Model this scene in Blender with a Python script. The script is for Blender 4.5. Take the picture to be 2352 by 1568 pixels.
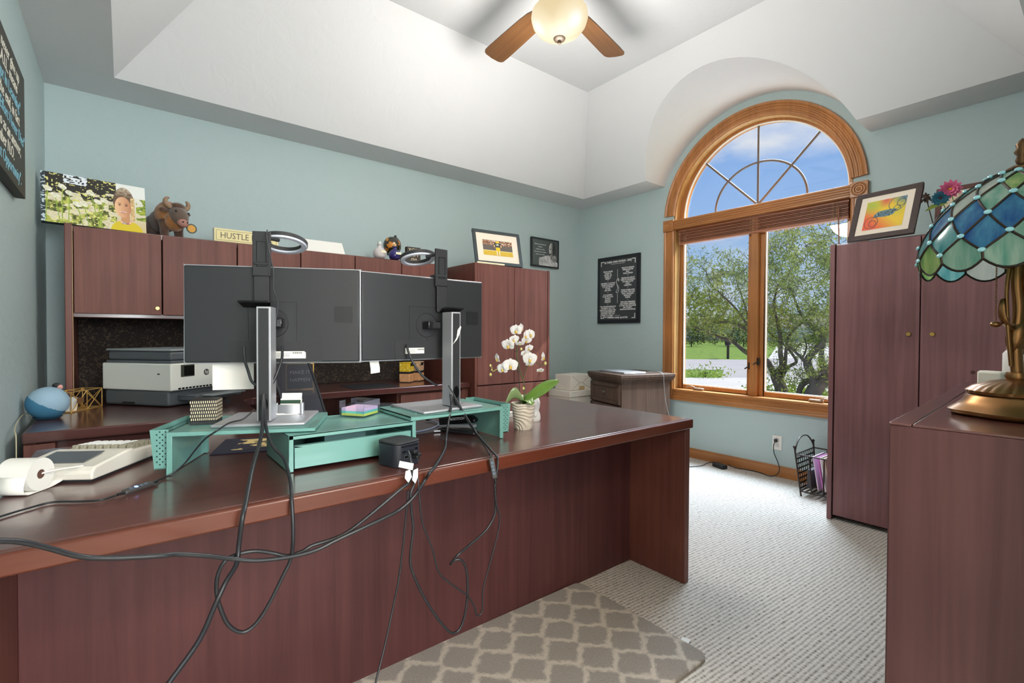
import bpy, bmesh, math, random
from math import sin, cos, pi, radians as R, sqrt, atan2, hypot
from mathutils import Vector as V, Matrix
for o in list(bpy.data.objects): bpy.data.objects.remove(o)
SC = bpy.context.scene; COL = SC.collection
random.seed(7)

# ------------------------------------------------------------------ camera
CAM_H, FPX = 1.12, 1109.4
_y, _p, _r = R(51.27), R(-0.912), R(0.254)
FW = V((cos(_y)*cos(_p), sin(_y)*cos(_p), sin(_p)))
_rt = V((sin(_y), -cos(_y), 0)); _up = _rt.cross(FW)
RT = _rt*cos(_r)+_up*sin(_r); UP = _up*cos(_r)-_rt*sin(_r)
EYE = V((0, 0, CAM_H))
cd = bpy.data.cameras.new('camera'); cam = bpy.data.objects.new('camera', cd); COL.objects.link(cam)
cd.sensor_width = 36; cd.lens = FPX/2352*36; cd.clip_start = .02; cd.clip_end = 500
cam.matrix_world = Matrix(((RT.x, UP.x, -FW.x, 0), (RT.y, UP.y, -FW.y, 0), (RT.z, UP.z, -FW.z, CAM_H), (0, 0, 0, 1)))
SC.camera = cam
def ray(px, py): return FW+RT*((px-1176)/FPX)-UP*((py-784)/FPX)
def P(px, py, **k):                      # pixel -> point on the plane x=, y= or z=
    d = ray(px, py)
    for a, v in k.items(): i = 'xyz'.index(a); t = (v-EYE[i])/d[i]
    return EYE+d*t
def above(px, py, b):                    # pixel -> point straight above or below ground point b
    d = ray(px, py); t = (b[0]*d[0]+b[1]*d[1])/(d[0]**2+d[1]**2)
    return EYE+d*t

# ------------------------------------------------------------------ sky, sun, large lights, exposure
def lin(c):
    return tuple(((x/255)/12.92 if x/255 <= .04045 else (((x/255)+.055)/1.055)**2.4) for x in c)
w = bpy.data.worlds.new('sky'); SC.world = w; w.use_nodes = True
nt = w.node_tree; nt.nodes.clear()
def N(t, ty, **k):
    n = t.nodes.new(ty)
    for a, v in k.items():
        if a[0] == 'i' and a[1:].isdigit(): n.inputs[int(a[1:])].default_value = v
        elif a in n.inputs.keys(): n.inputs[a].default_value = v
        else: setattr(n, a, v)
    return n
def ramp(t, stops, fac=None, interp='LINEAR'):
    n = t.nodes.new('ShaderNodeValToRGB'); cr = n.color_ramp; cr.interpolation = interp
    while len(cr.elements) < len(stops): cr.elements.new(.5)
    for e, (p, c) in zip(cr.elements, stops): e.position = p; e.color = (*c, 1)
    if fac is not None: t.links.new(fac, n.inputs[0])
    return n
tc = N(nt, 'ShaderNodeTexCoord'); sep = N(nt, 'ShaderNodeSeparateXYZ'); nt.links.new(tc.outputs['Generated'], sep.inputs[0])
grad = ramp(nt, [(0, (.62, .76, .95)), (.18, (.36, .58, .95)), (.5, (.17, .38, .86)), (1, (.10, .26, .70))], sep.outputs[2])
mp = N(nt, 'ShaderNodeMapping'); mp.inputs['Scale'].default_value = (1, 1, 2.6); nt.links.new(tc.outputs['Generated'], mp.inputs[0])
nz = N(nt, 'ShaderNodeTexNoise', Scale=2.7, Detail=7.0, Roughness=.55); nt.links.new(mp.outputs[0], nz.inputs['Vector'])
cl = ramp(nt, [(.47, (0, 0, 0)), (.66, (1, 1, 1))], nz.outputs[0])
mx = N(nt, 'ShaderNodeMix', data_type='RGBA'); nt.links.new(cl.outputs[0], mx.inputs[0]); nt.links.new(grad.outputs[0], mx.inputs[6]); mx.inputs[7].default_value = (.95, .96, .98, 1)
bg = N(nt, 'ShaderNodeBackground', Strength=.80); nt.links.new(mx.outputs[2], bg.inputs[0])
wo = N(nt, 'ShaderNodeOutputWorld'); nt.links.new(bg.outputs[0], wo.inputs[0])

def light(name, ty, loc, power, col=(1, 1, 1), aim=None, **k):
    l = bpy.data.lights.new(name, ty); l.energy = power; l.color = col
    for a, v in k.items(): setattr(l, a, v)
    o = bpy.data.objects.new(name, l); COL.objects.link(o); o.location = loc
    if aim is not None: o.rotation_euler = (V(aim)-V(loc)).to_track_quat('-Z', 'Y').to_euler()
    return o
SUN_D = V((-1, .65, -1.3))
light('sun', 'SUN', (9, -3, 9), 4.6, (1, .95, .86), V((9, -3, 9))+SUN_D, angle=R(.6))
# daylight of the open sky above the front yard, falling through the arched window
light('sky_daylight', 'AREA', (5.7, 1.8, 4.6), 1600, (.70, .85, 1.0), (2.4, 1.9, .5), shape='RECTANGLE', size=3.4, size_y=2.2)
# added fill light in the hall behind the open doorway, brightens the room
light('hall_fill_light', 'AREA', (.80, -2.6, 1.70), 138, (.90, .96, 1.0), (.35, 0, 1.60), shape='RECTANGLE', size=1.9, size_y=1.5)
# warm fill lamp added in the hall, lifts the rug and shaded carpet
light('hall_warm_fill', 'AREA', (.40, -.95, 2.55), 34, (1, .80, .58), (.45, -.85, 0), shape='DISK', size=.5)
SC.view_settings.view_transform = 'Standard'; SC.view_settings.look = 'None'
SC.view_settings.exposure = 0.17; SC.view_settings.gamma = 1; SC.view_settings.use_curve_mapping = False

# ------------------------------------------------------------------ material helpers
MATS = {}
def base(name):
    m = bpy.data.materials.new(name); m.use_nodes = True; t = m.node_tree
    b = t.nodes['Principled BSDF']; MATS[name] = m
    return m, t, b
def mat(name, rgb=None, rough=.5, metal=0., spec=.5, emit=None, es=0., trans=0., alpha=1., coat=0., bump=0., bscale=60., var=0., vscale=8., sheen=0.):
    if name in MATS: return MATS[name]
    m, t, b = base(name); c = lin(rgb)
    b.inputs['Base Color'].default_value = (*c, 1); b.inputs['Roughness'].default_value = rough
    b.inputs['Metallic'].default_value = metal; b.inputs['Specular IOR Level'].default_value = spec
    b.inputs['Coat Weight'].default_value = coat; b.inputs['Transmission Weight'].default_value = trans
    b.inputs['Sheen Weight'].default_value = sheen; b.inputs['Alpha'].default_value = alpha
    if emit: b.inputs['Emission Color'].default_value = (*lin(emit), 1); b.inputs['Emission Strength'].default_value = es
    co = N(t, 'ShaderNodeTexCoord')
    if var:
        n = N(t, 'ShaderNodeTexNoise', Scale=vscale, Detail=4.0); t.links.new(co.outputs['Object'], n.inputs['Vector'])
        r_ = ramp(t, [(.3, tuple(x*(1-var) for x in c)), (.7, tuple(min(1, x*(1+var)) for x in c))], n.outputs[0])
        t.links.new(r_.outputs[0], b.inputs['Base Color'])
    if bump:
        n = N(t, 'ShaderNodeTexNoise', Scale=bscale, Detail=3.0); t.links.new(co.outputs['Object'], n.inputs['Vector'])
        bp = N(t, 'ShaderNodeBump', Strength=bump, Distance=.01); t.links.new(n.outputs[0], bp.inputs['Height']); t.links.new(bp.outputs[0], b.inputs['Normal'])
    return m
def wood(name, dark, light_, rough=.3, axis='z', scale=1., coat=.0, spec=.5):
    if name in MATS: return MATS[name]
    m, t, b = base(name); co = N(t, 'ShaderNodeTexCoord'); mp = N(t, 'ShaderNodeMapping')
    s = {'x': (1.1, 30, 30), 'y': (30, 1.1, 30), 'z': (30, 30, 1.1)}[axis]
    mp.inputs['Scale'].default_value = tuple(v*scale for v in s); t.links.new(co.outputs['Object'], mp.inputs[0])
    n = N(t, 'ShaderNodeTexNoise', Scale=1.0, Detail=6.0, Roughness=.62, Distortion=.35); t.links.new(mp.outputs[0], n.inputs['Vector'])
    n2 = N(t, 'ShaderNodeTexNoise', Scale=2.2, Detail=2.0); t.links.new(co.outputs['Object'], n2.inputs['Vector'])
    d, l = lin(dark), lin(light_)
    mid = tuple((x+y)/2 for x, y in zip(d, l)); d = tuple(x*.6+y*.4 for x, y in zip(d, mid)); l = tuple(x*.6+y*.4 for x, y in zip(l, mid))
    r1 = ramp(t, [(.30, d), (.72, l)], n.outputs[0])
    r2 = ramp(t, [(.3, (.82, .82, .82)), (.7, (1.12, 1.1, 1.08))], n2.outputs[0])
    mu = N(t, 'ShaderNodeMix', data_type='RGBA', blend_type='MULTIPLY'); mu.inputs[0].default_value = 1
    t.links.new(r1.outputs[0], mu.inputs[6]); t.links.new(r2.outputs[0], mu.inputs[7]); t.links.new(mu.outputs[2], b.inputs['Base Color'])
    b.inputs['Roughness'].default_value = rough; b.inputs['Coat Weight'].default_value = coat; b.inputs['Coat Roughness'].default_value = .14; b.inputs['Specular IOR Level'].default_value = spec
    bp = N(t, 'ShaderNodeBump', Strength=.06, Distance=.002); t.links.new(n.outputs[0], bp.inputs['Height']); t.links.new(bp.outputs[0], b.inputs['Normal'])
    return m
def vcol(name, rough=.5, coat=0.):       # flat print: colours stored on the printed sheet
    if name in MATS: return MATS[name]
    m, t, b = base(name); a = N(t, 'ShaderNodeVertexColor', layer_name='print'); t.links.new(a.outputs[0], b.inputs['Base Color'])
    b.inputs['Roughness'].default_value = rough; b.inputs['Coat Weight'].default_value = coat
    return m

# ------------------------------------------------------------------ mesh helpers
class MB:
    def __init__(s): s.v = []; s.f = []; s.m = []
    def add(s, vs, fs, mi=0):
        o = len(s.v); s.v += [tuple(v) for v in vs]; s.f += [tuple(i+o for i in f) for f in fs]; s.m += [mi]*len(fs); return s
    def box(s, x0, x1, y0, y1, z0, z1, mi=0, M=None):
        vs = [V((x, y, z)) for z in (z0, z1) for y in (y0, y1) for x in (x0, x1)]
        if M: vs = [M@v for v in vs]
        return s.add(vs, [(0, 2, 3, 1), (4, 5, 7, 6), (0, 1, 5, 4), (2, 6, 7, 3), (0, 4, 6, 2), (1, 3, 7, 5)], mi)
    def tube(s, pts, r, n=8, mi=0, caps=True, closed=False, flat=1.):
        pts = [V(p) for p in pts]; L = len(pts); rs = r if isinstance(r, (list, tuple)) else [r]*L
        vs = []; fs = []; u = None
        for i, p in enumerate(pts):
            a = pts[(i-1) % L] if closed else pts[max(i-1, 0)]; b = pts[(i+1) % L] if closed else pts[min(i+1, L-1)]
            d = (b-a); d = d.normalized() if d.length > 1e-9 else V((0, 0, 1))
            if u is None: u = d.orthogonal().normalized()
            u = (u-d*u.dot(d)); u = u.normalized() if u.length > 1e-6 else d.orthogonal().normalized()
            w_ = d.cross(u)
            for k in range(n): g = 2*pi*k/n; vs.append(p+(u*cos(g)+w_*sin(g)*flat)*rs[i])
        for i in range(L if closed else L-1):
            j = (i+1) % L
            for k in range(n): fs.append((i*n+k, i*n+(k+1) % n, j*n+(k+1) % n, j*n+k))
        if caps and not closed: fs += [tuple(range(n-1, -1, -1)), tuple(range((L-1)*n, L*n))]
        return s.add(vs, fs, mi)
    def lathe(s, prof, n=24, mi=0, c=(0, 0, 0), sx=1., sy=1., M=None, wob=None):
        vs = []; fs = []
        for i, (r, z) in enumerate(prof):
            for k in range(n):
                g = 2*pi*k/n; rr = r*(wob(g, i) if wob else 1); q = V((c[0]+rr*cos(g)*sx, c[1]+rr*sin(g)*sy, c[2]+z)); vs.append(M@q if M else q)
        for i in range(len(prof)-1):
            for k in range(n): fs.append((i*n+k, i*n+(k+1) % n, (i+1)*n+(k+1) % n, (i+1)*n+k))
        if prof[0][0] > 1e-6: fs.append(tuple(range(n-1, -1, -1)))
        if prof[-1][0] > 1e-6: fs.append(tuple(range((len(prof)-1)*n, len(prof)*n)))
        return s.add(vs, fs, mi)
    def prism(s, poly, h0, h1, mi=0, M=None):     # polygon in local xy, extruded along z
        n = len(poly); vs = [V((x, y, h)) for h in (h0, h1) for x, y in poly]
        if M: vs = [M@v for v in vs]
        return s.add(vs, [tuple(range(n-1, -1, -1)), tuple(range(n, 2*n))]+[(i, (i+1) % n, (i+1) % n+n, i+n) for i in range(n)], mi)
    def ell(s, c, r, nu=16, nv=10, mi=0, M=None):
        prof = [(max(1e-7, sin(pi*i/nv)), -cos(pi*i/nv)) for i in range(nv+1)]
        vs = []; fs = []
        for a, z in prof:
            for k in range(nu): g = 2*pi*k/nu; q = V((a*cos(g)*r[0], a*sin(g)*r[1], z*r[2])); q = (M@q if M else q)+V(c); vs.append(q)
        for i in range(nv):
            for k in range(nu): fs.append((i*nu+k, i*nu+(k+1) % nu, (i+1)*nu+(k+1) % nu, (i+1)*nu+k))
        return s.add(vs, fs, mi)
    def mesh(s, name, mats, smooth=None):
        me = bpy.data.meshes.new(name); me.from_pydata(s.v, [], s.f)
        for m in (mats if isinstance(mats, (list, tuple)) else [mats]): me.materials.append(m)
        me.polygons.foreach_set('material_index', s.m)
        bm = bmesh.new(); bm.from_mesh(me); bmesh.ops.remove_doubles(bm, verts=bm.verts, dist=1e-5); bmesh.ops.recalc_face_normals(bm, faces=bm.faces); bm.to_mesh(me); bm.free()
        if smooth is not None:
            me.polygons.foreach_set('use_smooth', [True]*len(me.polygons)); me.set_sharp_from_angle(angle=R(smooth))
        me.update(); return me
    def build(s, name, mats, parent=None, smooth=None, bevel=0, seg=2, sub=0, loc=None, rot=None):
        return link(name, s.mesh(name, mats, smooth if not bevel else (smooth or 35)), parent, bevel, seg, sub, loc, rot)
def link(name, me, parent=None, bevel=0, seg=2, sub=0, loc=None, rot=None):
    o = bpy.data.objects.new(name, me); COL.objects.link(o)
    if parent: o.parent = parent
    if loc: o.location = loc
    if rot: o.rotation_euler = rot
    if bevel:
        b = o.modifiers.new('edge', 'BEVEL'); b.width = bevel; b.segments = seg; b.limit_method = 'ANGLE'; b.angle_limit = R(40); b.harden_normals = False
    if sub:
        b = o.modifiers.new('round', 'SUBSURF'); b.levels = sub; b.render_levels = sub
    return o
def thing(name, label, cat, loc=(0, 0, 0), rz=0, group=None):
    o = bpy.data.objects.new(name, None); COL.objects.link(o); o.empty_display_size = .05
    o.location = loc; o.rotation_euler = (0, 0, rz); tag(o, label, cat, group); return o
def tag(o, label, cat, group=None):
    o['label'] = label; o['category'] = cat
    if group: o['group'] = group
    return o
def struct(o, label=None):
    o['kind'] = 'structure'
    if label: o['label'] = label
    return o
def box(name, x0, x1, y0, y1, z0, z1, m, parent=None, bevel=0, seg=2):
    return MB().box(x0, x1, y0, y1, z0, z1).build(name, m, parent, bevel=bevel, seg=seg)
def spline(pts, n=8, closed=False):
    pts = [V(p) for p in pts]; L = len(pts); out = []
    for i in range(L if closed else L-1):
        if closed: a, b, c, d = (pts[(i+k) % L] for k in (-1, 0, 1, 2))
        else: a, b, c, d = pts[max(i-1, 0)], pts[i], pts[i+1], pts[min(i+2, L-1)]
        for k in range(n):
            t = k/n; out.append(.5*((2*b)+(c-a)*t+(2*a-5*b+4*c-d)*t*t+(3*b-a-3*c+d)*t**3))
    if not closed: out.append(pts[-1])
    return out
def text(name, s, size, m, parent=None, M=None, align='CENTER', ext=.0004, squash=1., font_shear=0., fat=0.):
    cu = bpy.data.curves.new('t', 'FONT'); cu.body = s; cu.size = size; cu.align_x = align; cu.align_y = 'CENTER'; cu.extrude = ext; cu.resolution_u = 2; cu.shear = font_shear; cu.offset = fat
    o = bpy.data.objects.new('t', cu); COL.objects.link(o); bpy.context.view_layer.update()
    me = bpy.data.meshes.new_from_object(o.evaluated_get(bpy.context.evaluated_depsgraph_get()))
    bpy.data.objects.remove(o); bpy.data.curves.remove(cu)
    me.materials.clear(); me.materials.append(m)
    T = Matrix.Diagonal((squash, 1, 1, 1)); me.transform((M@T) if M else T)
    return link(name, me, parent)
def joined_text(name, items, m, parent=None, fat=0.):     # several lines of one print -> one mesh
    bm = bmesh.new()
    for s, size, M, sq, sh in items:
        o = text('t', s, size, m, None, M, squash=sq, font_shear=sh, fat=fat); bm.from_mesh(o.data); me = o.data; bpy.data.objects.remove(o); bpy.data.meshes.remove(me)
    me = bpy.data.meshes.new(name); bm.to_mesh(me); bm.free(); me.materials.append(m)
    return link(name, me, parent)
def sheet(name, w_, h, nx, ny, fn, m, parent=None, M=None, thick=0):   # printed sheet in local xz, facing -y
    vs = []; fs = []; cols = []
    for j in range(ny+1):
        for i in range(nx+1): vs.append(V(((i/nx-.5)*w_, 0, (j/ny)*h)))
    for j in range(ny):
        for i in range(nx):
            a = j*(nx+1)+i; fs.append((a, a+1, a+nx+2, a+nx+1)); cols.append(lin(fn((i+.5)/nx, (j+.5)/ny)))
    me = bpy.data.meshes.new(name); me.from_pydata([(M@v if M else v) for v in vs], [], fs); me.materials.append(m)
    ca = me.color_attributes.new('print', 'FLOAT_COLOR', 'CORNER'); buf = []
    for c in cols: buf += [c[0], c[1], c[2], 1.0]*4
    ca.data.foreach_set('color', buf); me.update()
    return link(name, me, parent)
def T(x, y, z): return Matrix.Translation((x, y, z))
def RX(a): return Matrix.Rotation(a, 4, 'X')
def RY(a): return Matrix.Rotation(a, 4, 'Y')
def RZ(a): return Matrix.Rotation(a, 4, 'Z')
def copy_tree(o, parent=None):
    c = o.copy(); COL.objects.link(c); c.parent = parent
    for ch in list(o.children): copy_tree(ch, c)
    return c
def clamp(x, a=0., b=1.): return max(a, min(b, x))
def mixc(a, b, t): return tuple(x*(1-t)+y*t for x, y in zip(a, b))
def hash2(i, j): 
    x = sin(i*127.1+j*311.7)*43758.5453; return x-math.floor(x)
def vnoise(x, y):
    i, j = math.floor(x), math.floor(y); u, v = x-i, y-j; u = u*u*(3-2*u); v = v*v*(3-2*v)
    return (hash2(i, j)*(1-u)+hash2(i+1, j)*u)*(1-v)+(hash2(i, j+1)*(1-u)+hash2(i+1, j+1)*u)*v

# ------------------------------------------------------------------ materials
def wall_mat(name, rgb, bs=.25, sc=14):
    m, t, b = base(name); c = lin(rgb); co = N(t, 'ShaderNodeTexCoord')
    b.inputs['Base Color'].default_value = (*c, 1); b.inputs['Roughness'].default_value = .62; b.inputs['Specular IOR Level'].default_value = .3
    n = N(t, 'ShaderNodeTexNoise', Scale=sc, Detail=5.0, Roughness=.55, Distortion=.8); t.links.new(co.outputs['Object'], n.inputs['Vector'])
    r_ = ramp(t, [(.42, (0, 0, 0)), (.62, (1, 1, 1))], n.outputs[0])
    bp = N(t, 'ShaderNodeBump', Strength=bs, Distance=.004); t.links.new(r_.outputs[0], bp.inputs['Height']); t.links.new(bp.outputs[0], b.inputs['Normal'])
    return m
WALL = wall_mat('sage_wall_paint', (176, 194, 194))
CEIL = wall_mat('white_ceiling_paint', (218, 219, 220), .18, 9)
MAH = wood('mahogany_upright', (88, 50, 46), (132, 86, 74), .5, 'z', spec=.3)
MAHX = wood('mahogany_flat', (70, 36, 34), (106, 62, 56), .28, 'x', coat=.8)
MAHY = wood('mahogany_flat_deep', (84, 46, 42), (126, 78, 66), .42, 'z', spec=.35)
EDGE = wood('mahogany_edge_band', (74, 32, 20), (106, 52, 33), .35, 'x', coat=.2)
DARK = mat('dark_shadow_gap', (20, 12, 12), .8)
OAK = wood('oak_trim_upright', (148, 92, 44), (194, 132, 74), .42, 'z', 1.2, coat=.15)
OAKY = wood('oak_trim_level', (148, 92, 44), (194, 132, 74), .42, 'y', 1.2, coat=.15)
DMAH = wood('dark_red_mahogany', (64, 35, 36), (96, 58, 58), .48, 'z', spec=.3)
SKYMAH = wood('skylit_mahogany', (102, 66, 68), (148, 106, 108), .42, 'z', spec=.4)  # wardrobe mahogany with the bluish skylight reflection put into its colour
BMAH = wood('skylit_mahogany_end', (66, 40, 42), (98, 66, 68), .48, 'z', spec=.3)  # darker bookcase copy, skylight tint likewise put into the colour
LITOAK = wood('daylit_oak_jamb', (168, 120, 66), (206, 164, 104), .45, 'z', 1.0)  # paler copy of the oak trim, daylight on the jamb put into the colour
BRASS = mat('brass', (200, 160, 90), .28, 1.)
GOLD = mat('gold_wire', (214, 172, 100), .35, .6)
BLK = mat('black_plastic', (30, 31, 34), .42)
BLKM = mat('matte_black_plastic', (40, 41, 44), .55)
BLKG = mat('gloss_black_plastic', (18, 18, 20), .15)
CABLE = mat('black_cable_rubber', (34, 36, 40), .38)
SILV = mat('silver_metal', (186, 188, 194), .42, .6)
WHT = mat('white_plastic', (228, 226, 220), .45)
PAPER = mat('white_paper', (236, 234, 228), .8)
TEAL = mat('turquoise_painted_metal', (112, 162, 154), .34, coat=.2)
TEALD = mat('turquoise_inside_metal', (52, 150, 148), .4)
CHROME = mat('chrome', (210, 210, 214), .12, 1.)
ACR, _t, _b = base('clear_acrylic')
_t.nodes.remove(_b); _o = _t.nodes['Material Output']
_tr = N(_t, 'ShaderNodeBsdfTransparent'); _gl = N(_t, 'ShaderNodeBsdfGlossy', Roughness=.04); _mx = N(_t, 'ShaderNodeMixShader', i0=.09)
_tr.inputs[0].default_value = (.93, .96, .99, 1)
_t.links.new(_tr.outputs[0], _mx.inputs[1]); _t.links.new(_gl.outputs[0], _mx.inputs[2]); _t.links.new(_mx.outputs[0], _o.inputs[0])
GLASS, _t, _b = base('window_glass')      # thin pane: mostly see-through with a faint reflection
_t.nodes.remove(_b); _o = _t.nodes['Material Output']
_tr = N(_t, 'ShaderNodeBsdfTransparent'); _gl = N(_t, 'ShaderNodeBsdfGlossy', Roughness=.02); _mx = N(_t, 'ShaderNodeMixShader', i0=.05)
_tr.inputs[0].default_value = (.97, .98, .98, 1)
_t.links.new(_tr.outputs[0], _mx.inputs[1]); _t.links.new(_gl.outputs[0], _mx.inputs[2]); _t.links.new(_mx.outputs[0], _o.inputs[0])
# ================================================================== THE ROOM
XL, XR, YB, YF, ZS = -.345, 4.03, 3.793, -.04, 2.523
IX0, IX1, IY0, IY1, TS, ZC = -.036, 3.73, .27, 3.475, .597, 3.207
YC, VZ, VR = 1.887, 2.172, .885                     # window axis, vault centre height and radius
VH = sqrt(VR*VR-(ZS-VZ)**2)
# carpet: looped rows in light grey beige
CARPET, t, b = base('loop_carpet'); co = N(t, 'ShaderNodeTexCoord'); mp = N(t, 'ShaderNodeMapping'); mp.inputs['Rotation'].default_value = (0, 0, R(4)); t.links.new(co.outputs['Object'], mp.inputs[0])
m2 = N(t, 'ShaderNodeMapping'); m2.inputs['Scale'].default_value = (130, 46, 60); t.links.new(mp.outputs[0], m2.inputs[0])
n1 = N(t, 'ShaderNodeTexNoise', Scale=1., Detail=3.0, Roughness=.7); t.links.new(m2.outputs[0], n1.inputs['Vector'])
wv = N(t, 'ShaderNodeTexWave', Scale=19., Distortion=1.5, bands_direction='Y'); wv.inputs['Detail'].default_value = 2.; t.links.new(mp.outputs[0], wv.inputs['Vector'])
ad = N(t, 'ShaderNodeMath', operation='MULTIPLY_ADD', i1=.30); t.links.new(wv.outputs['Fac'], ad.inputs[0]); t.links.new(n1.outputs[0], ad.inputs[2])
r_ = ramp(t, [(.38, lin((104, 94, 84))), (.52, lin((178, 170, 160))), (.8, lin((214, 208, 200)))], ad.outputs[0]); t.links.new(r_.outputs[0], b.inputs['Base Color'])
b.inputs['Roughness'].default_value = .95; b.inputs['Specular IOR Level'].default_value = .1; b.inputs['Sheen Weight'].default_value = .25
bp = N(t, 'ShaderNodeBump', Strength=.8, Distance=.006); t.links.new(ad.outputs[0], bp.inputs['Height']); t.links.new(bp.outputs[0], b.inputs['Normal'])
struct(box('floor', XL-.12, XR+.12, -2.8, YB+.12, -.12, 0, CARPET), 'light grey looped carpet with fine rows')
struct(box('wall_back', XL-.12, XR+.12, YB, YB+.12, 0, 2.62, WALL), 'sage green painted wall behind the hutch')
struct(box('wall_left', XL-.12, XL, YF-.12, YB, 0, 2.62, WALL), 'sage green painted wall at the left edge')
DX0, DX1, DZ = -.27, .98, 2.36
wf = MB(); wf.box(XL, DX0, YF-.12, YF, 0, 2.62); wf.box(DX1, XR+.12, YF-.12, YF, 0, 2.62); wf.box(DX0, DX1, YF-.12, YF, DZ, 2.62)
struct(wf.build('wall_front', WALL), 'sage wall around the doorway behind the camera')
# hall behind the doorway
HALL = mat('hall_white_paint', (228, 222, 212), .7)
struct(box('wall_hall_left', XL-.24, XL-.12, -2.8, YF-.12, 0, 2.62, HALL)); struct(box('wall_hall_right', 2.3, 2.42, -2.8, YF-.12, 0, 2.62, HALL))
struct(box('wall_hall_back', XL-.24, 2.42, -2.92, -2.8, 0, 2.62, HALL)); struct(box('ceiling_hall', XL-.24, 2.42, -2.92, YF-.12, 2.62, 2.72, HALL))
# window wall with arched opening
HW = .716
wm = MB()
ys = sorted(set([YF, YB]+[YC+VH*s for s in (-1, 1)]+[YC+HW*s for s in (-1, 1)]+[YC+HW*cos(pi*k/32) for k in range(33)]+[YC+VH*cos(pi*k/24) for k in range(25)]))
def wtop(y): d = abs(y-YC); return VZ+sqrt(max(0, VR*VR-d*d)) if d < VH+1e-6 else ZS
def hole(y): return VZ+.01+sqrt(max(0, HW*HW-(y-YC)**2))
for a, b_ in zip(ys, ys[1:]):
    mid = (a+b_)/2; ta, tb = (wtop(a), wtop(b_)) if abs(mid-YC) < VH else (ZS+.1, ZS+.1)
    if abs(mid-YC) < HW:
        wm.add([(XR, a, 0), (XR, b_, 0), (XR, b_, .60), (XR, a, .60)], [(0, 1, 2, 3)])
        wm.add([(XR, a, hole(a)), (XR, b_, hole(b_)), (XR, b_, tb), (XR, a, ta)], [(0, 1, 2, 3)])
    else: wm.add([(XR, a, 0), (XR, b_, 0), (XR, b_, tb), (XR, a, ta)], [(0, 1, 2, 3)])
wr = wm.build('wall_right', WALL); struct(wr, 'sage wall holding the arched window')
sm = wr.modifiers.new('thick', 'SOLIDIFY'); sm.thickness = .14; sm.offset = -1 if wr.data.polygons[0].normal.x < 0 else 1
# ceiling: soffit ring, sloped tray, flat top, and the barrel vault over the window
cm = MB(); K = (ZC-ZS)/TS
def sx(z): return IX1-(z-ZS)/K
cm.add([(XL, YF, ZS), (XL, YB, ZS), (IX0, IY1, ZS), (IX0, IY0, ZS)], [(0, 1, 2, 3)])
cm.add([(XL, YB, ZS), (XR, YB, ZS), (IX1, IY1, ZS), (IX0, IY1, ZS)], [(0, 1, 2, 3)])
cm.add([(XL, YF, ZS), (XR, YF, ZS), (IX1, IY0, ZS), (IX0, IY0, ZS)], [(0, 1, 2, 3)])
cm.add([(IX1, YC+VH, ZS), (IX1, IY1, ZS), (XR, YB, ZS), (XR, YC+VH, ZS)], [(0, 1, 2, 3)])
cm.add([(IX1, YC-VH, ZS), (IX1, IY0, ZS), (XR, YF, ZS), (XR, YC-VH, ZS)], [(0, 1, 2, 3)])
tx0, tx1, ty0, ty1 = IX0+TS, IX1-TS, IY0+TS, IY1-TS
cm.add([(IX0, IY1, ZS), (IX1, IY1, ZS), (tx1, ty1, ZC), (tx0, ty1, ZC)], [(0, 1, 2, 3)])
cm.add([(IX0, IY0, ZS), (IX1, IY0, ZS), (tx1, ty0, ZC), (tx0, ty0, ZC)], [(0, 1, 2, 3)])
cm.add([(IX0, IY0, ZS), (IX0, IY1, ZS), (tx0, ty1, ZC), (tx0, ty0, ZC)], [(0, 1, 2, 3)])
cm.add([(tx0, ty0, ZC), (tx1, ty0, ZC), (tx1, ty1, ZC), (tx0, ty1, ZC)], [(0, 1, 2, 3)])
n_ = 40; va = [(YC+VH*-cos(pi*k/n_)) for k in range(n_+1)]
def zr(y):  # tray ridge line of the window side slope above y: flat top between ty0 and ty1, hips beyond
    if y < ty0: return ZS+(y-IY0)*K
    if y > ty1: return ZS+(IY1-y)*K
    return ZC
cuts = sorted(set(va+[ty0, ty1, IY0, IY1]))
for a, c_ in zip(cuts, cuts[1:]):
    mid = (a+c_)/2; za, zb = (wtop(a), wtop(c_)) if abs(mid-YC) < VH else (ZS, ZS)
    cm.add([(sx(za), a, za), (sx(zb), c_, zb), (sx(zr(c_)), c_, zr(c_)), (sx(zr(a)), a, zr(a))], [(0, 1, 2, 3)])
for a, c_ in zip(va, va[1:]):
    za, zb = wtop(a), wtop(c_); cm.add([(sx(za), a, za), (sx(zb), c_, zb), (XR, c_, zb), (XR, a, za)], [(0, 1, 2, 3)])
struct(cm.build('ceiling', CEIL, smooth=25), 'white tray ceiling with sloped sides and a barrel vault over the window')
# roof above, so that daylight only comes in through the window
ROOF = mat('roof_shingle', (92, 86, 82), .9, bump=.4)
struct(box('roof', XL-.3, XR+.5, YF-.3, YB+.3, 3.30, 3.36, ROOF))
# baseboards
def bb(name, x0, x1, y0, y1, n):
    g = MB(); g.box(x0, x1, y0, y1, 0, .075); g.box(x0+max(0, n[0])*.006, x1+min(0, n[0])*.006, y0+max(0, n[1])*.006, y1+min(0, n[1])*.006, .075, .088)
    return struct(g.build(name, OAKY, bevel=.003), 'honey oak baseboard')
bb('baseboard_right', XR-.016, XR, YF, YB-.016, (1, 0)); bb('baseboard_back', XL, XR, YB-.016, YB, (0, 1)); bb('baseboard_left', XL, XL+.016, YF, YB-.016, (-1, 0))

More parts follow.
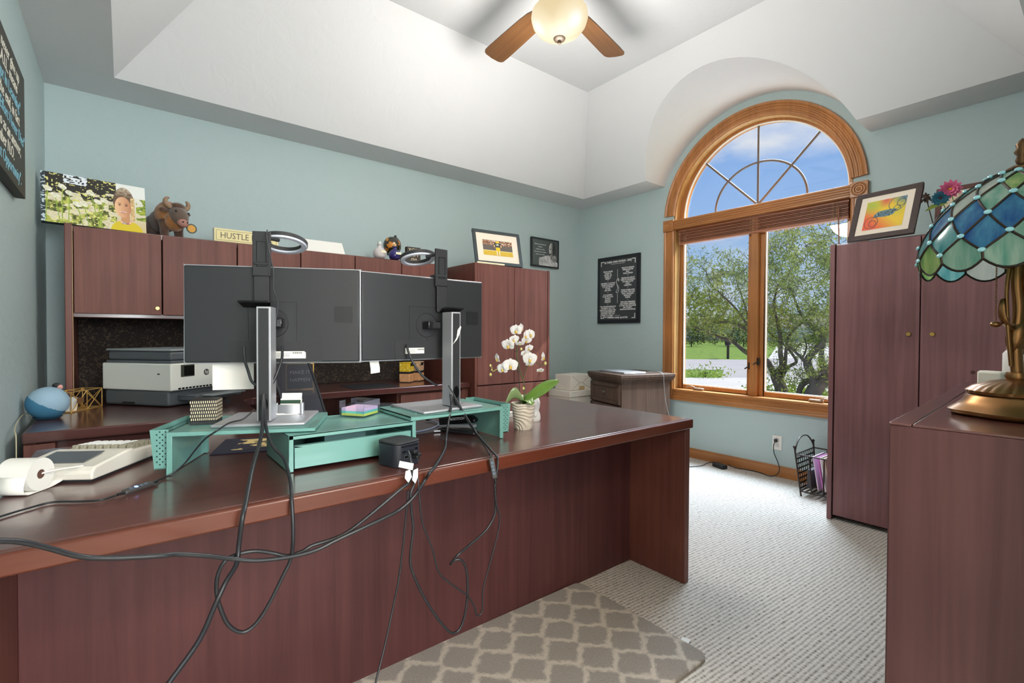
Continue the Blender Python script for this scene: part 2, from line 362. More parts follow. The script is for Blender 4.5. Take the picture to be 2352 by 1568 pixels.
# ------------------------------------------------------------------ arched window
W1 = bpy.data.objects.new('window_1', None); COL.objects.link(W1); struct(W1, 'arched oak window with two casement panes under a sunburst half-round')
PROF = [(.706, 0), (.706, .018), (.713, .022), (.724, .022), (.729, .015), (.737, .015), (.742, .021), (.751, .021), (.756, .015), (.764, .015), (.769, .021), (.778, .021), (.783, .017), (.792, .026), (.806, .026), (.808, .022), (.808, 0)]
def casing(name, frames, m):
    g = MB(); k = len(PROF)
    for (y, z, ny, nz) in frames: g.v += [(XR-xo, y+ny*r, z+nz*r) for r, xo in PROF]
    for i in range(len(frames)-1): g.f += [(i*k+j, i*k+j+1, (i+1)*k+j+1, (i+1)*k+j) for j in range(k-1)]
    g.f += [tuple(range(k)), tuple(range((len(frames)-1)*k, len(frames)*k))]; g.m = [0]*len(g.f)
    return g.build(name, m, W1, smooth=50)
casing('arch_casing', [(YC, VZ+.01, cos(pi*k/48), sin(pi*k/48)) for k in range(1, 48)], OAK)
casing('side_casing', [(YC, z, 1, 0) for z in (.512, 2.09)], OAK); casing('side_casing', [(YC, z, -1, 0) for z in (.512, 2.09)], OAK)
casing('sill_casing', [(y, 1.318, 0, -1) for y in (YC-.704, YC+.704)], OAKY)
for s in (-1, 1):
    rb = MB().box(XR-.034, XR, YC+s*.757-.054, YC+s*.757+.054, 2.087, 2.192).build('rosette_block', OAKY, W1, bevel=.003)
    M = T(XR-.034, YC+s*.757, 2.14)@RY(-pi/2)
    MB().lathe([(.046, 0), (.046, .004), (.041, .008), (.036, .003), (.030, .003), (.026, .009), (.021, .003), (.014, .003), (.010, .008), (.004, .011), (.0001, .011)], 28, M=M).build('rosette', OAK, rb, smooth=40)
tr = MB().box(XR-.024, XR+.135, YC-.704, YC+.704, 2.098, 2.185).build('transom_rail', OAKY, W1, bevel=.004)
fl = MB()
for z in (2.116, 2.132, 2.15, 2.168): fl.tube([(XR-.024, YC-.70, z), (XR-.024, YC+.70, z)], .0055, 8)
fl.build('fluting', OAKY, tr, smooth=40)
# jamb lining
jm = MB()
fr = [(YC, VZ+.01, cos(pi*k/48), sin(pi*k/48)) for k in range(49)]
for a, c_ in zip(fr, fr[1:]):
    jm.add([(x, q[0]+q[2]*r, q[1]+q[3]*r) for q in (a, c_) for x in (XR, XR+.14) for r in (.700, .712)], [(0, 4, 6, 2), (0, 1, 5, 4), (2, 6, 7, 3), (1, 3, 7, 5)])
jm.build('arch_jamb', LITOAK, W1, smooth=40)
for s in (-1, 1): MB().box(XR, XR+.14, YC+s*.706-.006, YC+s*.706+.006, .603, 2.1).build('side_jamb', LITOAK, W1)
MB().box(XR-.004, XR+.14, YC-.70, YC+.70, .598, .612).build('sill_board', OAKY, W1, bevel=.003)
# sashes with panes
GX = 4.14
def sash(y0, y1, z0, z1, wd):
    g = MB(); g.box(GX-.035, GX+.02, y0, y0+wd, z0, z1); g.box(GX-.035, GX+.02, y1-wd, y1, z0, z1); g.box(GX-.035, GX+.02, y0+wd, y1-wd, z0, z0+wd); g.box(GX-.035, GX+.02, y0+wd, y1-wd, z1-wd, z1)
    o = g.build('casement_sash', OAK, W1, bevel=.004)
    g = MB(); e = wd-.008
    for (a, b_, c_, d) in ((y0+e, y0+wd+.006, z0+e, z1-e), (y1-wd-.006, y1-e, z0+e, z1-e), (y0+e, y1-e, z0+e, z0+wd+.006), (y0+e, y1-e, z1-wd-.006, z1-e)): g.box(GX-.022, GX-.004, a, b_, c_, d)
    g.build('glazing_bead', mat('white_glazing_bead', (225, 222, 212), .5), o)
    MB().box(GX-.003, GX+.003, y0+wd-.004, y1-wd+.004, z0+wd-.004, z1-wd+.004).build('pane', GLASS, o)
    return o
sash(1.899, 2.586, .614, 2.097, .038); sash(1.187, 1.842, .614, 2.097, .038)
MB().box(XR+.03, GX+.03, 1.842, 1.899, .612, 2.1).build('mullion', OAK, W1, bevel=.006)
for y, s in ((2.36, 1), (1.40, -1)):
    cr = MB().box(4.05, 4.085, y-.05, y+.05, .612, .636).build('crank_housing', mat('bronze_hardware', (150, 132, 112), .4, .6), W1, bevel=.008)
    MB().tube(spline([(4.06, y+.03*s, .636), (4.055, y+.07*s, .646), (4.052, y+.115*s, .634)], 5), .006, 8).build('crank_handle', MATS['bronze_hardware'], cr, smooth=60)
for y, z in ((1.905, .86), (1.835, .90)):
    MB().box(XR+.035, XR+.06, y-.008, y+.008, z-.03, z+.03).tube([(XR+.04, y, z), (XR+.02, y+.03, z-.025)], .006, 8).build('sash_lock', mat('dark_bronze', (60, 52, 46), .4, .7), W1, bevel=.002)
# half-round sash
hs = MB(); c0, c1, zc = .664, .70, 2.212
fr = [(cos(pi*k/48), sin(pi*k/48)) for k in range(49)]
for a, c_ in zip(fr, fr[1:]):
    hs.add([(x, YC-.008+q[0]*r, zc-.014+q[1]*r) for q in (a, c_) for x in (GX-.04, GX+.02) for r in (c0, c1+.012)], [(0, 4, 6, 2), (0, 1, 5, 4), (2, 6, 7, 3), (1, 3, 7, 5)])
hs.box(GX-.04, GX+.02, YC-.70, YC+.69, 2.18, 2.206)
hso = hs.build('half_round_sash', OAK, W1, smooth=40)
bd = MB(); bd.tube([(GX-.03, YC-.008+q[0]*.664, zc-.014+q[1]*.664) for q in fr], .009, 8); bd.build('glazing_bead', MATS['white_glazing_bead'], hso, smooth=50)
gp = MB(); gp.add([(GX, YC-.008+q[0]*.668, zc-.014+q[1]*.668) for q in fr], [tuple(range(49))]); gp.build('pane', GLASS, hso)
MUN = mat('grey_brown_muntin', (112, 98, 90), .6)
for a in (45, 90, 135): MB().tube([(GX-.012, YC-.010, 2.205), (GX-.012, YC-.010+.66*cos(R(a)), 2.212+.655*sin(R(a)))], .0095, 8).build('muntin', MUN, hso, smooth=60)
MB().tube([(GX-.014, YC-.014+.372*cos(pi*k/32), 2.212+.345*sin(pi*k/32)) for k in range(33)], .009, 8).build('muntin', MUN, hso, smooth=60)

# ------------------------------------------------------------------ wooden blind, drawn up
BLW = wood('dark_wood_slat', (140, 84, 58), (178, 116, 84), .45, 'y', 1.2)
bl = thing('window_blind', 'raised brown wooden blind stacked under the window transom', 'blind', (4.075, YC, 1.96))
MB().box(-.02, .025, -.685, .685, .118, .138).build('headrail', BLW, bl, bevel=.003)
sl = MB().box(-.024, .024, -.68, .68, -.0018, .0018).mesh('slat', BLW)
for k in range(11): o = link('slat', sl, bl, loc=(0, (k % 3-1)*.002, .026+k*.0085), rot=(0, R(4*((k*7) % 3-1)), 0))
MB().box(-.026, .026, -.682, .682, 0, .02).build('bottom_rail', BLW, bl, bevel=.004)
CORD = mat('tan_blind_cord', (176, 140, 104), .8)
for y in (.61, .0, -.60):
    g = MB(); [g.tube([(x, y+dy, .0), (x, y+dy, .125)], .0015, 5) for x in (-.028,) for dy in (-.012, .012)]; g.build('ladder_cord', CORD, bl)
lc = MB().tube(spline([(-.03, .66, .11), (-.034, .668, -.4), (-.040, .675, -.95), (-.05, .69, -1.30)], 6), .0018, 5).build('lift_cord', CORD, bl)
MB().lathe([(.003, .03), (.009, .02), (.01, .006), (.006, 0), (.0001, 0)][::-1], 10, c=(-.046, .684, -1.23)).build('tassel', mat('orange_wood_tassel', (196, 120, 48), .4), bl, smooth=50)
MB().tube([(-.045, -.625, .09), (-.05, -.64, -.42)], .004, 6).build('tilt_wand', BLW, bl, smooth=60)

# ================================================================== OUTSIDE
GZ = -.42
GRASS, t, b = base('lawn_grass'); co = N(t, 'ShaderNodeTexCoord'); n = N(t, 'ShaderNodeTexNoise', Scale=2.2, Detail=8.0, Roughness=.7); t.links.new(co.outputs['Object'], n.inputs['Vector'])
r_ = ramp(t, [(.3, lin((78, 108, 28))), (.55, lin((120, 152, 44))), (.8, lin((150, 178, 62)))], n.outputs[0]); t.links.new(r_.outputs[0], b.inputs['Base Color']); b.inputs['Roughness'].default_value = .9
CONC = mat('pale_concrete', (218, 215, 210), .85, var=.06, vscale=1.5); ROAD = mat('worn_asphalt', (186, 182, 180), .9, var=.08, vscale=.8)
struct(MB().box(XR+.14, 160, -90, 160, GZ-.2, GZ).build('ground_lawn', GRASS), 'green front lawn beyond the window')
def slab(name, px, m, z, lab):
    q = [P(x, y, z=GZ) for x, y in px]; return struct(MB().prism([(p.x, p.y) for p in q], GZ-.05, z).build(name, m), lab)
slab('driveway', [(1430, 869), (1900, 869), (2120, 864), (2500, 950), (2700, 1300), (2300, 1500), (1700, 1500), (1400, 1100)], CONC, GZ+.03, 'pale concrete driveway outside the window')
slab('road', [(1380, 824), (1720, 826), (1800, 820), (2150, 822), (2250, 850), (1900, 852), (1660, 850), (1380, 846)], ROAD, GZ+.012, 'grey road crossing the front yard')
slab('path_far', [(1790, 787), (1935, 787), (1960, 821), (1765, 824)], CONC, GZ+.02, 'far driveway leading to the neighbouring house')
slab('path_link', [(1664, 846), (1900, 848), (2150, 850), (2200, 870), (1655, 872)], ROAD, GZ+.02, 'driveway mouth joining the road')

BARK = mat('grey_bark', (92, 82, 74), .9, bump=.6, bscale=30, var=.25, vscale=5)
def leafmat(name, c1, c2, tr=.45):
    m, t, b = base(name); oi = N(t, 'ShaderNodeTexCoord'); n = N(t, 'ShaderNodeTexNoise', Scale=3.0, Detail=3.0); t.links.new(oi.outputs['Object'], n.inputs['Vector'])
    r_ = ramp(t, [(.35, lin(c1)), (.65, lin(c2))], n.outputs[0]); t.links.new(r_.outputs[0], b.inputs['Base Color']); b.inputs['Roughness'].default_value = .5
    tl = N(t, 'ShaderNodeBsdfTranslucent'); t.links.new(r_.outputs[0], tl.inputs[0]); mx = N(t, 'ShaderNodeMixShader', i0=tr)
    t.links.new(b.outputs[0], mx.inputs[1]); t.links.new(tl.outputs[0], mx.inputs[2]); t.links.new(mx.outputs[0], t.nodes['Material Output'].inputs[0]); return m
LEAF = leafmat('backlit_leaf', (96, 116, 44), (176, 184, 92)); LEAFD = leafmat('dark_leaf', (44, 62, 32), (84, 104, 48), .3); BUSH = leafmat('bright_leaf', (104, 136, 40), (170, 192, 80))
def leaf_cloud(pts, size, rnd, g=None):
    g = g or MB()
    for p in pts:
        a = V((rnd.gauss(0, 1), rnd.gauss(0, 1), rnd.gauss(0, .8))).normalized(); b_ = a.orthogonal().normalized(); b_.rotate(Matrix.Rotation(rnd.random()*6.3, 3, a)); c_ = a.cross(b_); s = size*rnd.uniform(.6, 1.3)
        g.add([p-b_*s*.2, p+a*s*.45-c_*s*.06+b_*s*.02, p+a*s, p+a*s*.45+b_*s*.30], [(0, 1, 2, 3)])
    return g
def zp(X, Y): return (1560+X/4.239, 560+Y/4.239)
def make_tree(name, label, basepx, limbs, seed, ntw, xr, yr):
    rnd = random.Random(seed); b0 = P(*basepx, z=GZ); px = b0.x
    root = thing(name, label, 'tree', b0)
    def at(X, Y, d=0):
        q = P(*zp(X, Y), x=px); k = 1+d/ max(px, 1); return V((q.x*k, q.y*k, EYE.z+(q.z-EYE.z)*k))-b0
    tips = []
    for i, (pts, r0, r1) in enumerate(limbs):
        dd = rnd.uniform(-.5, .5)
        q = [at(X, Y, dd*j/max(1, len(pts)-1)) for j, (X, Y) in enumerate(pts)]; s = spline(q, 5); L = len(s)
        MB().tube(s, [r0+(r1-r0)*k/(L-1) for k in range(L)], 8).build('trunk' if i == 0 else 'branch', BARK, root, smooth=60)
        tips += s[L//3:]
    tw = MB(); lf = []
    for k in range(ntw):
        if k % 3 == 0: s0 = rnd.choice(tips)
        else:
            s0 = at(rnd.uniform(*xr), rnd.uniform(*yr), rnd.uniform(-1.2, 1.2))
        p = V(s0); pts = [p.copy()]; d = V((rnd.uniform(-.6, .6), rnd.uniform(-1, 1), rnd.uniform(-.1, 1))).normalized(); st = rnd.uniform(.07, .13)
        for j in range(6):
            d = (d+V((rnd.gauss(0, .35), rnd.gauss(0, .35), rnd.gauss(.06, .3)))).normalized(); p = p+d*st; pts.append(p.copy())
            for _ in range(8): lf.append(p+V((rnd.gauss(0, .07), rnd.gauss(0, .07), rnd.gauss(0, .06))))
        tw.tube(pts, [.008-.001*j for j in range(7)], 4, caps=False)
    o = tw.build('twigs', BARK, root); o['kind'] = 'stuff'
    o = leaf_cloud(lf, .085, rnd).build('foliage', LEAF, root); o['kind'] = 'stuff'
    return root
make_tree('magnolia_tree', 'leafy tree whose forked trunk shows left in the right window pane', zp(1010, 1510), [
    ([(1010, 1510), (990, 1400), (940, 1290), (935, 1260)], .16, .10),
    ([(940, 1290), (890, 1200), (840, 1130), (660, 1060), (520, 950), (400, 910), (230, 840), (120, 800)], .085, .02),
    ([(945, 1270), (1000, 1180), (985, 1060), (985, 900), (950, 740), (920, 600), (960, 400)], .075, .02),
    ([(960, 1280), (1025, 1190), (1040, 1040), (1060, 920), (1120, 830), (1220, 740), (1300, 600)], .05, .015),
    ([(1000, 1300), (1060, 1200), (1140, 1150), (1100, 1070), (1040, 1000), (960, 930), (870, 850), (840, 740)], .045, .015),
    ([(690, 860), (600, 800), (480, 760), (330, 760), (200, 700)], .05, .012), ([(690, 830), (560, 640), (420, 500), (300, 380), (260, 260)], .035, .01), ([(720, 900), (640, 600), (560, 360), (520, 200)], .03, .01)], 3, 260, (-160, 900), (150, 880))
make_tree('magnolia_tree', 'leafy tree with the thick curved trunk beside the wardrobe edge', zp(1280, 1560), [
    ([(1270, 1560), (1310, 1440), (1380, 1350), (1460, 1270), (1520, 1200)], .19, .10),
    ([(1160, 1500), (1180, 1400), (1240, 1340), (1300, 1340)], .06, .07),
    ([(1330, 1380), (1260, 1210), (1250, 1130), (1310, 1050), (1390, 970), (1400, 900), (1300, 810), (1200, 700), (1140, 580), (1080, 420)], .10, .02),
    ([(1460, 1270), (1400, 1180), (1385, 1080), (1400, 940), (1460, 800), (1500, 600), (1480, 350)], .08, .02),
    ([(1250, 1180), (1180, 1100), (1080, 1010), (1000, 960)], .04, .015), ([(1200, 1110), (1240, 1000), (1200, 860)], .025, .01),
    ([(1330, 1300), (1350, 1250), (1420, 1235)], .05, .04)], 5, 300, (820, 1750), (-120, 820))
for k, (x, y, n, s, m, lab) in enumerate([(1620, 868, 260, .16, BUSH, 'low bright green clump on the grass island by the driveway'), (1765, 912, 300, .14, BUSH, 'bright low shrub at the foot of the left tree'), (1840, 916, 320, .14, BUSH, 'bright low shrub between the two tree trunks'), (1930, 922, 320, .15, BUSH, 'bright low shrub at the window edge beside the wardrobe')]):
    rnd = random.Random(20+k); q = P(x, y, z=GZ); rr = .75 if k == 0 else .55
    o = thing('garden_shrub', lab, 'shrub', q)
    f = leaf_cloud([V((rnd.gauss(0, rr*.5), rnd.gauss(0, rr*.5), abs(rnd.gauss(0, .16)) + .05)) for _ in range(n)], s, rnd).build('foliage', m, o); f['kind'] = 'stuff'
    MB().tube([(0, 0, -.02), (0, 0, .2)], .03, 6).build('stem', BARK, o)
# mailbox by the road
q = P(1672, 824, z=GZ); mb = thing('mailbox', 'dark mailbox on a post standing by the road', 'mailbox', q, R(20))
DKP = mat('dark_painted_wood', (52, 52, 50), .7)
MB().box(-.07, .07, -.07, .07, -.02, 1.0).build('post', DKP, mb); MB().box(-.45, .35, -.16, .16, .95, 1.25).build('box', DKP, mb, bevel=.05); MB().box(-.5, .4, -.12, .12, .85, .95).build('bracket', DKP, mb)
# far hedge, trees and houses
def far_tree(px, py, w_, h, lab, m=LEAFD, seed=1, name='distant_tree'):
    rnd = random.Random(seed); q = P(px, py, z=GZ); o = thing(name, lab, 'tree', q, group='trees beyond the road'); pts = []
    for _ in range(900):
        a = V((rnd.gauss(0, 1), rnd.gauss(0, 1), rnd.gauss(0, 1))).normalized()*rnd.uniform(.6, 1); pts.append(V((a.x*w_, a.y*w_, h*.55+a.z*h*.45)))
    f = leaf_cloud(pts, h*.16, rnd).build('foliage', m, o); f['kind'] = 'stuff'
    MB().tube([(0, 0, -.05), (0, 0, h*.5)], h*.03, 6).build('trunk', BARK, o); return o
far_tree(1588, 796, 2.4, 2.6, 'dark rounded evergreen at the far left edge of the window view', seed=31); far_tree(1642, 792, 2.6, 2.2, 'dark low evergreen behind the lawn, left of the mailbox', seed=32)
far_tree(1708, 796, 2.4, 2.8, 'dark evergreen behind the lawn, right of the mailbox', seed=33); far_tree(1600, 784, 9, 11, 'tall hazy tree beyond the left lawn', LEAF, 34); far_tree(1760, 783, 8, 9, 'hazy tree behind the window mullion', LEAF, 35)
far_tree(1950, 783, 8, 10, 'hazy tree at the right beside the wardrobe edge', LEAF, 36)
SID = mat('pale_grey_siding', (196, 198, 206), .8); RF = mat('grey_roof_shingles', (150, 142, 138), .9)
def house(px, py, w_, d, h, rz, lab):
    o = thing('house', lab, 'house', P(px, py, z=GZ), rz)
    MB().box(-w_/2, w_/2, 0, d, -.1, h).build('wall', SID, o)
    g = MB(); g.add([(-w_/2-.4, -.4, h), (w_/2+.4, -.4, h), (w_/2+.4, d+.4, h), (-w_/2-.4, d+.4, h), (-w_/2-.4, d/2, h+d*.3), (w_/2+.4, d/2, h+d*.3)], [(0, 1, 5, 4), (3, 4, 5, 2), (0, 4, 3), (1, 2, 5), (0, 3, 2, 1)]); g.build('roof', RF, o)
    for x in (-.3, .3):
        f = MB().box(x*w_-1.4, x*w_+1.4, -.06, .02, .2, 2.4).build('garage_door', mat('white_garage_door', (226, 226, 228), .6), o); MB().box(x*w_-1.3, x*w_+1.3, -.08, -.05, 1.9, 2.25).build('pane', mat('dark_window_pane', (70, 80, 92), .2), f)
house(1850, 786, 16, 9, 3.2, R(-40), 'pale grey house with two garage doors seen through the trees')
house(1660, 781, 18, 9, 3.4, R(-40), 'pale grey house far behind the left lawn')
# ================================================================== CEILING FAN
FX, FY = 1.831, 1.888
fan = thing('ceiling_fan', 'ceiling fan with brown wooden blades and a lit frosted glass bowl', 'ceiling fan', (FX, FY, ZC))
BRZ = mat('aged_bronze', (96, 72, 48), .35, .85)
MB().lathe([(.075, 0), (.078, -.02), (.06, -.05), (.02, -.065), (.0001, -.065)], 24).build('canopy', BRZ, fan, smooth=50)
MB().tube([(0, 0, -.05), (0, 0, -.16)], .014, 12).build('downrod', BRZ, fan, smooth=60)
MB().lathe([(.03, -.15), (.10, -.165), (.125, -.20), (.125, -.25), (.105, -.285), (.06, -.30), (.06, -.325), (.10, -.335), (.10, -.345), (.0001, -.345)], 28).build('motor_housing', BRZ, fan, smooth=50)
BLD = wood('fan_blade_wood', (78, 50, 28), (122, 84, 50), .35, 'x', 1.0, coat=.2)
bm_ = MB(); out = []
for u, v in [(.17, .045), (.22, .058), (.30, .064), (.45, .069), (.60, .073), (.655, .072), (.672, .064), (.682, .046), (.687, .0)]: out.append((u, v))
poly = out+[(u, -v) for u, v in out[::-1] if v > 0]
bm_.prism(poly, -.004, .004, M=RX(R(12))); bme = bm_.mesh('blade', BLD)
irm = MB().box(.09, .24, -.018, .018, -.002, .010).mesh('blade_bracket', BRZ)
for k in range(5):
    a = R(85.5+72*k); b_ = link('blade', bme, fan, loc=(0, 0, -.285), rot=(0, 0, a)); link('blade_bracket', irm, b_)
BOWL, t, b = base('frosted_lamp_glass')      # lit frosted glass, brighter where the bulbs sit behind it
b.inputs['Base Color'].default_value = (.02, .02, .018, 1); b.inputs['Roughness'].default_value = .5; b.inputs['Specular IOR Level'].default_value = .1
co = N(t, 'ShaderNodeTexCoord'); prev = None
for a in (150, 270, 30):
    dn = N(t, 'ShaderNodeVectorMath', operation='DISTANCE'); dn.inputs[1].default_value = (.115*cos(R(a)), .115*sin(R(a)), -.455); t.links.new(co.outputs['Object'], dn.inputs[0])
    if prev is None: prev = dn.outputs['Value']
    else: mn = N(t, 'ShaderNodeMath', operation='MINIMUM'); t.links.new(prev, mn.inputs[0]); t.links.new(dn.outputs['Value'], mn.inputs[1]); prev = mn.outputs[0]
hot = ramp(t, [(.015, (1.0, .98, .90)), (.055, (.93, .80, .54)), (.12, (.80, .64, .38))], prev)
t.links.new(hot.outputs[0], b.inputs['Emission Color']); b.inputs['Emission Strength'].default_value = .92
MB().lathe([(.0001, -.505), (.03, -.503), (.075, -.49), (.115, -.465), (.142, -.43), (.152, -.395), (.148, -.365), (.128, -.345)], 40).build('light_bowl', BOWL, fan, smooth=80)
MB().lathe([(.0001, -.532), (.008, -.531), (.011, -.523), (.009, -.516), (.028, -.512), (.033, -.503), (.020, -.494)], 18).build('finial', mat('dark_oiled_bronze', (52, 40, 28), .5, .3), fan, smooth=60)
light('fan_bulb_light', 'POINT', (FX, FY, ZC-.76), 55, (1, .955, .90), shadow_soft_size=.21)

# ================================================================== DESK
D = .742
desk = thing('executive_desk', 'large mahogany desk across the room with a wide recessed front panel', 'desk', (.88, 1.66, 0))
def dk(n, x0, x1, y0, y1, z0, z1, m, bv=.004, par=desk): return box(n, x0-.88, x1-.88, y0-1.66, y1-1.66, z0, z1, m, par, bv)
dk('desktop', -.225, 1.99, 1.196, 2.15, .70, D, MAHX, .005)
dk('front_edge_band', -.225, 1.99, 1.176, 1.1955, .70, D, EDGE, .005)
dk('end_panel', 1.95, 1.986, 1.19, 2.13, 0, .70, MAHY, .004); dk('end_panel', -.223, -.187, 1.19, 2.13, 0, .70, MAHY, .004)
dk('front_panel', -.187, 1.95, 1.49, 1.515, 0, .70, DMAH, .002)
for x0, x1 in ((-.185, .22), (1.545, 1.948)):
    pd = dk('pedestal', x0, x1, 1.517, 2.09, .04, .698, MAH)
    for k in range(3):
        dr = dk('drawer', x0+.006, x1-.006, 2.09, 2.11, .06+k*.21, .255+k*.21, MAH, .003, desk)
        dk('lock', (x0+x1)/2-.01, (x0+x1)/2+.01, 2.11, 2.116, .22+k*.21, .24+k*.21, BRASS, .003, dr)

# ================================================================== CREDENZA WITH RETURN
cr = thing('credenza', 'mahogany credenza worktop against the back wall with a deeper return at its left', 'credenza', (.9, 3.3, 0))
C0 = (-.9, -3.3)
g = MB(); g.prism([(x-.9, y-3.3) for x, y in [(-.30, 2.525), (.46, 2.525), (.50, 2.56), (.52, 3.06), (.58, 3.13), (2.095, 3.13), (2.095, 3.755), (-.30, 3.755)]], .70, D); g.build('worktop', MAHX, cr, bevel=.006)
def ck(n, x0, x1, y0, y1, z0, z1, m, bv=.003, par=cr): return box(n, x0-.9, x1-.9, y0-3.3, y1-3.3, z0, z1, m, par, bv)
ck('end_panel', -.298, -.265, 2.55, 3.74, 0, .70, MAHY); ck('back_panel', -.265, 1.50, 3.70, 3.73, .02, .70, MAH)
ck('apron', -.262, .43, 2.585, 2.61, .60, .70, MAHX); ck('leg_block', -.298, -.21, 2.535, 2.55, 0, .695, MAH); ck('return_leg', .43, .465, 2.60, 3.05, 0, .70, MAHY)
pd = ck('pedestal', 1.50, 2.093, 3.17, 3.74, .03, .70, MAH)
for k, (z0, z1) in enumerate(((.52, .685), (.28, .505), (.05, .265))):
    dr = ck('drawer', 1.52, 2.03, 3.148, 3.17, z0, z1, MAH)
    g = MB(); g.lathe([(.0001, .006), (.009, .006), (.011, .003), (.011, 0)][::-1], 16, M=T(1.99-.9, 3.148-3.3, z1-.05)@RX(pi/2)); g.build('lock', BRASS, dr, smooth=40)
ck('stile', 2.033, 2.09, 3.15, 3.17, .03, .695, MAH)

# ================================================================== HUTCH
TACK, t, b = base('dark_patterned_tackboard'); co = N(t, 'ShaderNodeTexCoord')
vo = N(t, 'ShaderNodeTexVoronoi', Scale=26., feature='SMOOTH_F1'); n = N(t, 'ShaderNodeTexNoise', Scale=40., Detail=4.0, Distortion=2.); t.links.new(co.outputs['Object'], n.inputs['Vector']); t.links.new(co.outputs['Object'], vo.inputs['Vector'])
r1 = ramp(t, [(.56, lin((42, 36, 34))), (.60, lin((92, 78, 64))), (.68, lin((62, 52, 46)))], n.outputs[0]); t.links.new(r1.outputs[0], b.inputs['Base Color']); b.inputs['Roughness'].default_value = .95
hu = thing('hutch', 'mahogany hutch with a row of six overhead doors above the credenza', 'hutch', (.88, 3.5, D))
def hk(n, x0, x1, y0, y1, z0, z1, m, bv=.003, par=hu): return box(n, x0-.88, x1-.88, y0-3.5, y1-3.5, z0-D, z1-D, m, par, bv)
hk('side_panel', -.235, -.206, 3.317, 3.72, D, 1.67, MAHY); hk('side_panel', 1.967, 1.998, 3.317, 3.72, D, 1.67, MAHY)
hk('top_panel', -.206, 1.967, 3.345, 3.72, 1.635, 1.665, MAHX); hk('bottom_panel', -.206, 1.967, 3.345, 3.72, 1.195, 1.222, MAHX)
hk('back_panel', -.206, 1.967, 3.70, 3.72, 1.222, 1.635, MAH); hk('tackboard', -.206, .86, 3.675, 3.70, D, 1.195, TACK); hk('tackboard', .90, 1.967, 3.675, 3.70, D, 1.195, TACK)
hk('divider', .86, .90, 3.60, 3.70, D, 1.195, MAH)
spl = [-.203, .165, .533, .897, 1.257, 1.609, 1.964]
for i, (a, c_) in enumerate(zip(spl, spl[1:])):
    d_ = hk('door', a+.003, c_-.003, 3.318, 3.342, 1.216, 1.657, MAH, .002)
    if i == 0 or i == 4:
        g = MB(); g.lathe([(.011, 0), (.011, .004), (.009, .007), (.0001, .007)], 18, M=T(c_-.022-.88, 3.318-3.5, 1.252-D)@RX(pi/2)); k_ = g.build('lock', BRASS, d_, smooth=40)
MB().box(-.206-.88, -.2035-.88, 3.3165-3.5, 3.319-3.5, .005, 1.66-D).build('edge_trim', mat('worn_edge_tan', (190, 160, 120), .6), hu)

# ================================================================== TALL CABINET beside the hutch
ta = thing('tall_cabinet', 'tall mahogany storage cabinet with two doors, right of the hutch', 'cabinet', (2.5, 3.42, 0))
def tk(n, x0, x1, y0, y1, z0, z1, m, bv=.003, par=ta): return box(n, x0-2.5, x1-2.5, y0-3.42, y1-3.42, z0, z1, m, par, bv)
tk('side_panel', 2.107, 2.131, 3.085, 3.76, 0, 1.67, MAHY); tk('side_panel', 2.872, 2.894, 3.085, 3.76, 0, 1.67, MAHY)
tk('top_panel', 2.131, 2.872, 3.11, 3.76, 1.645, 1.67, MAHX); tk('back_panel', 2.131, 2.872, 3.74, 3.76, .03, 1.645, MAH); tk('carcass', 2.133, 2.870, 3.115, 3.735, .04, 1.64, MAH)
tk('door', 2.134, 2.4975, 3.087, 3.111, .718, 1.665, MAH, .002); tk('door', 2.5025, 2.866, 3.087, 3.111, .718, 1.665, MAH, .002)
tk('drawer', 2.134, 2.866, 3.087, 3.111, .392, .708, MAH, .002); tk('drawer', 2.134, 2.866, 3.087, 3.111, .06, .385, MAH, .002)

# ================================================================== WARDROBE at the right of the window
wa = thing('wardrobe', 'tall mahogany wardrobe with two doors in front of the window wall', 'wardrobe', (3.66, .63, 0))
def wk(n, x0, x1, y0, y1, z0, z1, m, bv=.003, par=wa): return box(n, x0-3.66, x1-3.66, y0-.63, y1-.63, z0, z1, m, par, bv)
wk('side_panel', 3.347, 3.97, 1.062, 1.088, 0, 1.67, SKYMAH); wk('side_panel', 3.347, 3.97, .19, .216, 0, 1.67, SKYMAH)
wk('top_panel', 3.372, 3.97, .216, 1.062, 1.64, 1.668, MAHX); wk('carcass', 3.375, 3.965, .218, 1.06, .04, 1.638, MAH)
for y0, y1, s in ((.660, 1.055, 1), (.223, .655, -1)):
    d_ = wk('door', 3.349, 3.373, y0, y1, .03, 1.66, SKYMAH, .002)
    ky = .705 if s > 0 else .605
    MB().lathe([(.012, 0), (.012, .004), (.010, .008), (.0001, .008)], 18, M=T(3.349-3.66, ky-.63, 1.128)@RY(-pi/2)).build('knob', BRASS, d_, smooth=40)
MB().lathe([(.010, 0), (.0001, .0006)], 14, M=T(3.349-3.66, .445-.63, .935)@RY(-pi/2)).build('wood_knot', mat('dark_wood_knot', (84, 44, 34), .4), wa.children[-1])

